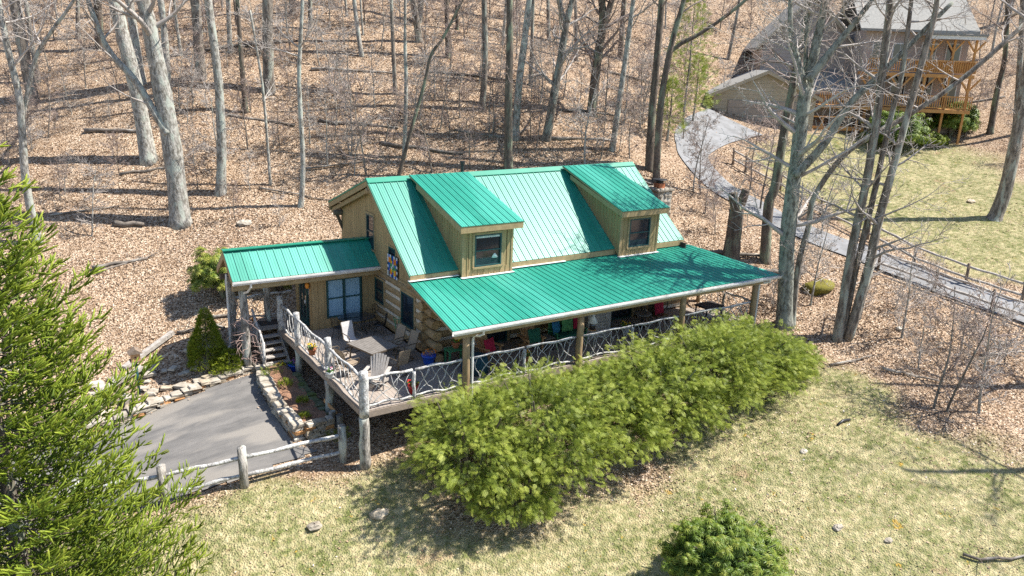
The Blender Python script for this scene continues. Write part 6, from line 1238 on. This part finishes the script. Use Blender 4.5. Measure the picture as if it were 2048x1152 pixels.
# ---------------------------------------------------------------- foliage
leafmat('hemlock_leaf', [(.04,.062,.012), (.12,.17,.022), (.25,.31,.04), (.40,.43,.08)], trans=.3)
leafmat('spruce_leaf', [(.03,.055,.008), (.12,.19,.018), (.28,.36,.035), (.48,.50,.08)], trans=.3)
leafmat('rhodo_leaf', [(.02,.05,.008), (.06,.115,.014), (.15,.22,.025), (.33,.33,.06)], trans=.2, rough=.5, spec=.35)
leafmat('dwarf_leaf', [(.10,.13,.012), (.20,.25,.02), (.32,.37,.03)], trans=.25)
leafmat('pine_leaf', [(.14,.19,.03), (.24,.30,.05), (.36,.40,.09)], trans=.3)
leafmat('leaf_litter', [(.085,.053,.036), (.245,.16,.103), (.40,.278,.186), (.54,.415,.305), (.74,.64,.53)], rough=.8, trans=.0, spec=.2)
leafmat('grass_blade', [(.08,.14,.02), (.18,.25,.045), (.37,.34,.13), (.55,.47,.26), (.70,.62,.42)], rough=.8, trans=.15, spec=.2)
def rand_rot(fwd, upv, roll):
    """matrices whose x axis is fwd and whose z axis leans to upv, rolled about x"""
    f = fwd/np.linalg.norm(fwd, axis=1, keepdims=True); s = np.cross(upv, f); s /= np.linalg.norm(s, axis=1, keepdims=True)+1e-9; u = np.cross(f, s)
    c, n = np.cos(roll)[:,None], np.sin(roll)[:,None]
    return np.stack([f, s*c+u*n, u*c-s*n], -1)
def scatter(name, tv, tf, R_, pos, sc, tint, m, parent=None, kind=None, tvt=None):
    N_ = len(pos); nv = len(tv); V = np.einsum('nij,vj->nvi', R_, tv)*np.asarray(sc).reshape(-1,1,1)+pos[:,None]
    k = len(tf[0]); F_ = (np.array(tf)[None]+(np.arange(N_)*nv)[:,None,None]).reshape(-1, k)
    me = bpy.data.meshes.new(name); me.vertices.add(N_*nv); me.vertices.foreach_set('co', V.astype(np.float32).ravel())
    me.loops.add(F_.size); me.loops.foreach_set('vertex_index', F_.astype(np.int32).ravel()); me.polygons.add(len(F_)); me.polygons.foreach_set('loop_start', (np.arange(len(F_))*k).astype(np.int32)); me.update(calc_edges=True)
    a = me.attributes.new('tint', 'FLOAT', 'POINT'); tt = np.repeat(np.asarray(tint), nv)
    if tvt is not None: tt = tt+np.tile(tvt, N_)
    a.data.foreach_set('value', np.clip(tt, 0, 1).astype(np.float32)); me.materials.append(MATS[m])
    o = bpy.data.objects.new(name, me); COL.objects.link(o)
    if parent is not None: o.parent = parent; o.matrix_parent_inverse = Matrix.Translation(-WL(parent))
    if kind: o['kind'] = kind
    return o
# template: hemlock spray, a flat frond of narrow side shoots
def frond_template(n=5, L_=1., w=.10, spread=.5):
    v = []; f = []; t = []
    def dia(p, d, l, wd, z0=0, z1=0):
        p = np.array(p); d = np.array(d)/np.linalg.norm(d); s = np.array((-d[1], d[0], 0)); i = len(v)
        v.extend([p, p+d*l*.45+s*wd/2+(0,0,z0), p+d*l+(0,0,z1), p+d*l*.45-s*wd/2+(0,0,z0)]); f.append((i,i+1,i+2,i+3)); t.extend([-.12,.0,.14,.0])
    dia((0,0,0), (1,0,0), L_, w*.5, .02, -.1)
    for k in range(n):
        u = .12+.75*k/n; l = spread*(1-.6*u)
        for s in (-1, 1): dia((u*L_,0,-.06*u*u), (.75,s*.75,0), l, w*.62, .015, -.05)
    return np.array(v), f, np.array(t)
FV, FF, FT = frond_template()
def mound_points(N_, c, r, zg, zt, lump=.16, seed=0, low=-.55, ex=.8):
    rs = np.random.RandomState(seed); ph = rs.rand(6,4)*6.28
    d = rs.randn(int(N_*1.6),3); d /= np.linalg.norm(d,axis=1,keepdims=True); d = d[d[:,2] > low][:N_]
    h = zt-zg; zc = zg+.40*h; L_ = 1
    for i in range(6): L_ = L_+lump*.4*np.sin(d[:,0]*(2+i)*1.3+ph[i,0])*np.sin(d[:,1]*(2+i)*1.2+ph[i,1])*np.cos(d[:,2]*(2+i)+ph[i,2])
    q = np.sign(d)*np.abs(d)**ex
    rad = L_*(1-rs.rand(len(d))**2.2*.34)
    rz = np.where(d[:,2] > 0, zt-zc, zc-zg)
    p = np.stack([c[0]+q[:,0]*r[0]*rad, c[1]+q[:,1]*r[1]*rad, zc+q[:,2]*rz*rad], -1)
    return p, d, rad
def bough_points(N_, c, r, zg, zt, nb, seed, thick=.17, low=-.5, rag=.22):
    """leaf positions gathered on boughs that reach unevenly out of a mound"""
    rs = np.random.RandomState(seed); d = rs.randn(nb*4,3); d /= np.linalg.norm(d,axis=1,keepdims=True); d = d[d[:,2] > low][:nb]; nb = len(d)
    rho = 1-rag*.5+rag*rs.randn(nb)*.55; rho = np.clip(rho, .6, 1.2); k = rs.randint(0, nb, N_); t = 1-.5*rs.rand(N_)**1.5
    h = zt-zg; zc = zg+.40*h; rz = np.where(d[:,2] > 0, zt-zc, zc-zg)
    tip = np.stack([d[:,0]*r[0], d[:,1]*r[1], d[:,2]*rz], -1)*rho[:,None]
    sag = (t**2)*.12
    p = np.array((c[0],c[1],zc))+tip[k]*t[:,None]+rs.randn(N_,3)*thick*np.array((1,1,.55))*(1.25-t)[:,None]*1.6; p[:,2] -= sag
    p[:,2] = np.maximum(p[:,2], zg+.02)
    return p, d[k], t, k
def hemlock(label, c, r, zt, N_, seed, size=.225):
    zg = hz(*c); t = thing('hemlock_shrub', label, 'shrub', (c[0],c[1],zg), group='hemlocks of the front hedge')
    mb = MB(); random.seed(seed)
    for k in range(5):
        a = k*1.256; mb.tube([(c[0]+.1*math.cos(a),c[1]+.1*math.sin(a),zg-.1),(c[0]+.5*r[0]*math.cos(a)*.5,c[1]+.5*r[1]*math.sin(a)*.5,zg+(zt-zg)*.5),(c[0]+r[0]*math.cos(a)*.5,c[1]+r[1]*math.sin(a)*.5,zg+(zt-zg)*.85)], [.07,.05,.02], 6)
    part('trunk', mb, 'bark_dark', t)
    p, d, rad, kb = bough_points(N_, c, r, zg+.1, zt+.22, int(70*r[0]*r[1]), seed, .2); rs = np.random.RandomState(seed+5); n = len(p); bt = rs.rand(2000)
    out = d.copy(); out[:,2] = out[:,2]*.3-.12; fw = out+rs.randn(n,3)*.36
    upv = d*.5+np.array((0,0,.8))+rs.randn(n,3)*.25
    R_ = rand_rot(fw, upv, rs.randn(n)*.75)
    tint = .06+rs.rand(n)*.28+(rad-.5)*1.2+.22*(bt[kb]-.5)  # sprays darken inward, shade of the gaps put into the tint; tips yellow
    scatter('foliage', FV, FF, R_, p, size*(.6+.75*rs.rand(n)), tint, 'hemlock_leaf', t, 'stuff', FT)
hem = [((2.5,-2.5),(1.75,2.1),1.2,'leftmost hemlock of the hedge, beside the deck corner post'), ((4.9,-2.8),(1.95,2.4),1.5,'tall hemlock of the hedge below the first porch bay, second from the left'), ((7.55,-2.85),(1.8,2.2),1.0,'hemlock of the hedge in front of the second porch post'), ((10.0,-2.95),(1.85,2.2),1.4,'hemlock of the hedge below the carved cupboard'), ((12.6,-2.8),(1.95,2.35),1.7,'hemlock of the hedge in front of the third porch post'), ((15.0,-2.7),(1.85,2.2),1.35,'loose hemlock of the hedge below the last porch bay'), ((16.7,-2.5),(1.35,1.6),.5,'low straggly hemlock at the right end of the hedge')]
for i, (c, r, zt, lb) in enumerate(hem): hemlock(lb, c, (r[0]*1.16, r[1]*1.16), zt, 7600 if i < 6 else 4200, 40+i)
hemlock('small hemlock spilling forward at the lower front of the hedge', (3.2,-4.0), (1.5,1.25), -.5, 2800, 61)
# spruce in the left foreground: whorled boughs carrying bottle-brush shoots
def shoot_template():
    v = []; f = []; t = []; n = 3
    for k, (x, r_) in enumerate(((0,.05),(.35,.085),(.8,.06),(1,.008))):
        for j in range(n): a = 2*PI*j/n; v.append((x, r_*math.cos(a), r_*math.sin(a))); t.append(-.1 if k < 2 else .22*(k-1)/2)
    for k in range(3):
        for j in range(n): jn = (j+1)%n; f.append((k*n+j,k*n+jn,(k+1)*n+jn,(k+1)*n+j))
    for k in range(7):                                      # needles
        a = k*2.4; x = .08+.12*k; i = len(v); c_, s_ = math.cos(a), math.sin(a); l = .15
        v += [(x,.03*c_,.03*s_),(x+.05,.03*c_-.016*s_,.03*s_+.016*c_),(x+.15,l*c_,l*s_),(x+.02,.03*c_+.016*s_,.03*s_-.016*c_)]; t += [-.05,0,.15,0]; f.append((i,i+1,i+2,i+3))
    return np.array(v), f, np.array(t)
SV, SF, STT = shoot_template()
def spruce(label, c, zt, R0, zlow, seed=3):
    rs = np.random.RandomState(seed); random.seed(seed); zg = hz(*c); t = thing('spruce_tree', label, 'tree', (c[0],c[1],zg))
    mb = MB(); mb.tube([(c[0],c[1],zg-.2),(c[0],c[1],zg+3),(c[0],c[1],zt)], [.24,.18,.02], 10); part('trunk', mb, 'bark_dark', t, True)
    bm = MB(); P_, D_, T_ = [], [], []
    z = zlow; lev = 0
    while z < zt-.15:
        fr = (zt-z)/(zt-zlow); R_ = R0*fr**.85+.25; nb = 9 if fr > .3 else 7
        for b in range(nb):
            a = 2*PI*b/nb+lev*.7+rs.randn()*.12; L_ = R_*((.62 if lev % 3 else .88)+.42*rs.rand()); h = np.array((math.cos(a), math.sin(a), 0.)); n = 7; pts = []
            for k in range(n+1): u = k/n; pts.append(np.array((c[0],c[1],z))+h*L_*u+np.array((0,0,L_*(.10*u-.34*u*(1-u)+.20*u**3)))+rs.randn(3)*.02)
            bm.tube(pts, [.035*(1-.85*k/n)*(.5+.5*fr) for k in range(n+1)], 4, caps=False)
            side = np.array((-h[1], h[0], 0)); ns = max(4, int(L_/.20))
            for s_ in range(ns):
                u = .22+.78*(s_+rs.rand())/ns; i = min(int(u*n), n-1); q = pts[i]+(pts[i+1]-pts[i])*(u*n-i); dirb = (pts[i+1]-pts[i]); dirb /= np.linalg.norm(dirb)
                for sg in (-1, 1):
                    dl = dirb*.75+side*sg*.75+np.array((0,0,.16))+rs.randn(3)*.14; dl /= np.linalg.norm(dl); l = min(.75, (1.05-u)*L_*.55+.14)*(.7+.5*rs.rand())
                    m_ = max(1, int(l/.155))
                    for j in range(m_):
                        w_ = (j+.6)/m_; pp = q+dl*l*w_; e = dl+side*(-1)**j*.55*sg+np.array((0,0,.42))+rs.randn(3)*.3
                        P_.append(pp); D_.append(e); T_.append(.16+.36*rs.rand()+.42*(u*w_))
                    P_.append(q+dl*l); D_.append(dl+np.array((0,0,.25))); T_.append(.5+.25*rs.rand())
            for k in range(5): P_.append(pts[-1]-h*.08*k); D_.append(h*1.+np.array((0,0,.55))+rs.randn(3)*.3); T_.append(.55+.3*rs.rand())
        z += .34+.13*fr; lev += 1
    part('boughs', bm, 'bark_dark', t, True)
    P_, D_, T_ = map(np.array, (P_, D_, T_)); n = len(P_)
    R_ = rand_rot(D_, np.tile((0,0,1.), (n,1))+rs.randn(n,3)*.2, rs.rand(n)*6.28)
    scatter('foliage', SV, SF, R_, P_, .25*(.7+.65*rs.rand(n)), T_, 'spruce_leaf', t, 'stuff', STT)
    return n
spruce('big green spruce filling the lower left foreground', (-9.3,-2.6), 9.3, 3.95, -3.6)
# broad-leaved evergreens: whorls of long leaves
def whorl_template(n=8, droop=.55):
    v = []; f = []; t = []
    for k in range(n):
        a = 2*PI*k/n; c_, s_ = math.cos(a), math.sin(a); i = len(v); w_ = .13
        P3 = [(.06,0,.06),(.5,w_,.06),(1,0,-droop),(.5,-w_,.06)]
        v += [(x*c_-y*s_, x*s_+y*c_, z) for x, y, z in P3]; t += [.12,0,-.05,0]; f.append((i,i+3,i+2,i+1))
    return np.array(v), f, np.array(t)
RV, RF, RT = whorl_template()
def rhododendron(label, c, r, zt, N_, seed, size=.15, m='rhodo_leaf', name='rhododendron', bias=.35, cat='shrub', low=-.5):
    zg = hz(*c); t = thing(name, label, cat, (c[0],c[1],zg)); mb = MB(); random.seed(seed)
    for k in range(6): a = k*1.05; mb.tube([(c[0],c[1],zg-.1),(c[0]+.4*r[0]*math.cos(a),c[1]+.4*r[1]*math.sin(a),zg+(zt-zg)*.5),(c[0]+.75*r[0]*math.cos(a),c[1]+.75*r[1]*math.sin(a),zg+(zt-zg)*.75)], [.05,.035,.012], 5)
    part('stems', mb, 'bark_dark', t)
    p, d, rad, kb = bough_points(N_, c, r, zg+.05, zt, int(55*r[0]*r[1])+14, seed, .15, low, .24); rs = np.random.RandomState(seed+3); n = len(p)
    up = d*.8+np.array((0,0,.55))+rs.randn(n,3)*.25; fx = np.cross(up, rs.randn(n,3))
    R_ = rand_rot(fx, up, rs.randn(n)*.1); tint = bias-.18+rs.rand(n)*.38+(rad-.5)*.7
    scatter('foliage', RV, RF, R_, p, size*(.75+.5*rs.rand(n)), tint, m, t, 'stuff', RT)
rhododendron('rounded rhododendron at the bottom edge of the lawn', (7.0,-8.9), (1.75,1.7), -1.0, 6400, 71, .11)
rhododendron('rhododendron behind the left end of the entry roof', (-1.25,12.4), (1.4,1.2), 2.9, 2000, 72, bias=.5)
rhododendron('pale rhododendron showing just above the entry roof ridge', (.9,12.0), (.7,.6), 2.5, 500, 73, bias=.6)
rhododendron('dark rhododendron below the neighbour deck', (47.0,11.9), (2.6,2.1), 8.6, 1900, 74, .24, bias=.3)
rhododendron('smaller rhododendron at the right end of the neighbour deck', (54.0,11.6), (2.2,1.8), 9.2, 1400, 75, .24, bias=.3)
rhododendron('bright yellow-green shrub between the neighbour rhododendrons', (50.8,11.3), (1.4,1.0), 6.9, 600, 76, .2, 'dwarf_leaf', 'garden_shrub')
# dwarf conifer beside the stairs
def dwarf(label, c, r, h, N_, seed):
    zg = hz(*c); t = thing('dwarf_conifer', label, 'shrub', (c[0],c[1],zg)); mb = MB(); mb.tube([(c[0],c[1],zg-.1),(c[0],c[1],zg+h*.9)], [.07,.01], 6); part('trunk', mb, 'bark_dark', t)
    rs = np.random.RandomState(seed); u = rs.rand(N_)**.6; a = rs.rand(N_)*6.28; q = r*(u**.8)*(1-rs.rand(N_)**2*.3)*(1+.12*np.sin(a*3+u*9)); z = zg+h*(1-u)
    p = np.stack([c[0]+q*np.cos(a), c[1]+q*np.sin(a), z], -1); fw = np.stack([np.cos(a), np.sin(a), .5+0*a], -1)+rs.randn(N_,3)*.35
    scatter('foliage', FV, FF, rand_rot(fw, np.tile((0,0,1.),(N_,1))+rs.randn(N_,3)*.4, rs.rand(N_)*3), p, .15*(.7+.6*rs.rand(N_)), .25+rs.rand(N_)*.6, 'dwarf_leaf', t, 'stuff')
dwarf('yellow-green dwarf conifer left of the entry stairs', (-2.75,9.0), .75, 2.25, 5200, 81)
dwarf('low yellow-green spreading conifer in front of the taller dwarf conifer', (-2.1,8.35), .75, .75, 1300, 82)
# light green pines by the lane
def pine(label, c, h, N_, seed, r=1.5):
    zg = hz(*c); t = thing('white_pine', label, 'tree', (c[0],c[1],zg)); mb = MB(); mb.tube([(c[0],c[1],zg-.1),(c[0]+.1,c[1],zg+h*.5),(c[0],c[1],zg+h)], [.09,.06,.01], 6)
    part('trunk', mb, 'bark_mid', t); rs = np.random.RandomState(seed); u = rs.rand(N_); a = np.round(rs.rand(N_)*40)/40*6.28+u*5; q = r*(1-u)**.7*rs.rand(N_)**.6+.05; z = zg+h*(.12+.88*u)+q*.1
    p = np.stack([c[0]+q*np.cos(a), c[1]+q*np.sin(a), z], -1); fw = np.stack([np.cos(a), np.sin(a), .35+0*a], -1)+rs.randn(N_,3)*.4
    scatter('foliage', FV, FF, rand_rot(fw, np.tile((0,0,1.),(N_,1)), rs.rand(N_)*3), p, .4*(.6+.6*rs.rand(N_)), rs.rand(N_), 'pine_leaf', t, 'stuff')
pine('tall airy light green pine behind the bend of the lane', MISC['evg'][:2], 9.0, 1100, 91, 2.3)
pine('small airy light green pine on the near side of the lane', (28.0,16.2), 4.0, 450, 92, 1.1)
pine('pale green young pine left of the neighbour garage', (33.0,18.9), 4.5, 450, 93, 1.2)
# small plants in the beds
for i, (x, y, r, z, lb) in enumerate([(-.75,5.6,.22,.34,'small green clump in the middle of the planting bed'),(-.6,4.2,.16,.34,'tiny green clump toward the near end of the planting bed'),(-.85,3.2,.14,.34,'sprig of green at the near end of the planting bed'),(-.2,1.9,.4,0,'green weeds between the bed wall and the fence post'),(-2.35,7.95,.25,.15,'bright green clump at the edge of the driveway wall'),(-1.0,6.55,.35,.34,'dry leafy perennial at the top of the planting bed')]):
    zg = hz(x,y)+z; t = thing('garden_plant', lb, 'plant', (x,y,zg)); rs = np.random.RandomState(300+i); n = 90; a = rs.rand(n)*6.28; q = r*np.sqrt(rs.rand(n)); p = np.stack([x+q*np.cos(a), y+q*np.sin(a), zg+rs.rand(n)*r*.7], -1); fw = np.stack([np.cos(a), np.sin(a), 1.2+0*a], -1)+rs.randn(n,3)*.3
    scatter('foliage', FV, FF, rand_rot(fw, rs.randn(n,3), rs.rand(n)), p, .16, .2+rs.rand(n)*.7, 'dwarf_leaf' if i < 5 else 'pine_leaf', t, 'stuff')

# ---------------------------------------------------------------- fallen leaves and grass
def open_ground(x, y):
    ok = ((poly_sd(x, y, DRIVE) < -.05)|((NR.rand(*x.shape) < .06)&(poly_sd(x, y, DRIVE) < .55)))&((road_d(x, y) > 1.5)|(NR.rand(*x.shape) < .05))
    ok &= ~((x > -.3)&(x < 18.3)&(y > .1)&(y < 12.0)); ok &= ~((x > -1.5)&(x < 4)&(y > 7.6)&(y < 10.4)); ok &= ~((x > -1.5)&(x < 0)&(y > 2.4)&(y < 7.8))
    return ok
def in_view(x, y, z, mx=.70, my=.42):
    p = np.stack([x-CAMP.x, y-CAMP.y, z-CAMP.z], -1); d = p@np.array(CF); u = p@np.array(CR)/d; v = p@np.array(CU)/d
    return (d > 5)&(np.abs(u) < mx)&(np.abs(v) < my), d
rs = np.random.RandomState(5)
n = 1200000; x = rs.rand(n)*76-15; y = rs.rand(n)*72-14
dd = np.hypot(x-CAMP.x, y-CAMP.y); keep = rs.rand(n) < np.clip((30/np.maximum(dd, 1))**2.2, .08, 1); x, y = x[keep], y[keep]
ok = open_ground(x, y); x, y = x[ok], y[ok]; la = lawn_amount(x, y); ok = rs.rand(len(x)) > la*.86; x, y = x[ok], y[ok]
z = ground_z(x, y); z = np.where((poly_sd(x, y, DRIVE) > -.1)|(road_d(x, y) < 1.6), z+.055, z); ok, dd = in_view(x, y, z); x, y, z, dd = x[ok], y[ok], z[ok], dd[ok]
dens = wob(x, y, 1.7)*.5+wob(x, y, .5)*.5; ok = rs.rand(len(x)) < .62+dens*.6; x, y, z, dd = x[ok][:150000], y[ok][:150000], z[ok][:150000], dd[ok][:150000]
n = len(x); LV = np.array([(-.5,0,.02),(0,-.30,-.03),(.5,0,.05),(0,.30,-.03)]); up = np.stack([rs.randn(n)*.55, rs.randn(n)*.55, np.ones(n)], -1); fx = np.cross(up, rs.randn(n,3))
tint = np.clip(.44+rs.randn(n)*.24+.06*wob(x, y, .8), 0, 1)
lf = scatter('leaf_litter', LV, [(0,1,2,3)], rand_rot(fx, up, rs.randn(n)*.4), np.stack([x,y,z+.03],-1), np.clip(.075+.0015*(dd-25), .068, .16)*(.7+.6*rs.rand(n)), tint, 'leaf_litter')
tag(lf, 'dry fallen leaves carpeting the slope', 'leaves', kind='stuff')
n = 520000; x = rs.rand(n)*74-14; y = rs.rand(n)*44-18; la = lawn_amount(x, y); ok = (rs.rand(n) < la*np.where(la > .3, 1, .4))&open_ground(x, y); x, y = x[ok], y[ok]
z = ground_z(x, y); ok, dd = in_view(x, y, z); x, y, z, dd = x[ok], y[ok], z[ok], dd[ok]; ok = rs.rand(len(x)) < np.clip((26/dd)**2, .12, 1); x, y, z, dd = x[ok], y[ok], z[ok], dd[ok]
n = len(x); 
GV = np.array([(-.5,-.06,0),(.1,0,1.),(-.5,.06,0),(.3,-.4,0),(.9,-.2,.7),(.35,-.28,0),(.2,.4,0),(.3,.9,.75),(.32,.38,0),(-.3,.3,0),(-1.,.5,.6),(-.3,.42,0)]); GF = [(0,1,2),(3,4,5),(6,7,8),(9,10,11)]
g = wob(x, y, 1.1)*.35+wob(x, y, 3.3)*.3+wob(y, x, 7.7)*.3; tint = np.clip(.67-.42*g+rs.randn(n)*.22-.22*np.clip((4-x)/6, 0, 1), 0, 1)
a = rs.rand(n)*6.28; fx = np.stack([np.cos(a), np.sin(a), 0*a], -1)
gr = scatter('lawn_grass', GV, GF, rand_rot(fx, np.tile((0,0,1.),(n,1))+rs.randn(n,3)*.25, np.zeros(n)), np.stack([x,y,z-.005],-1), np.clip(.055+.0012*(dd-20), .05, .1)*(.7+.8*rs.rand(n)), tint, 'grass_blade')
tag(gr, 'short patchy spring grass mixed with straw', 'grass', kind='stuff')
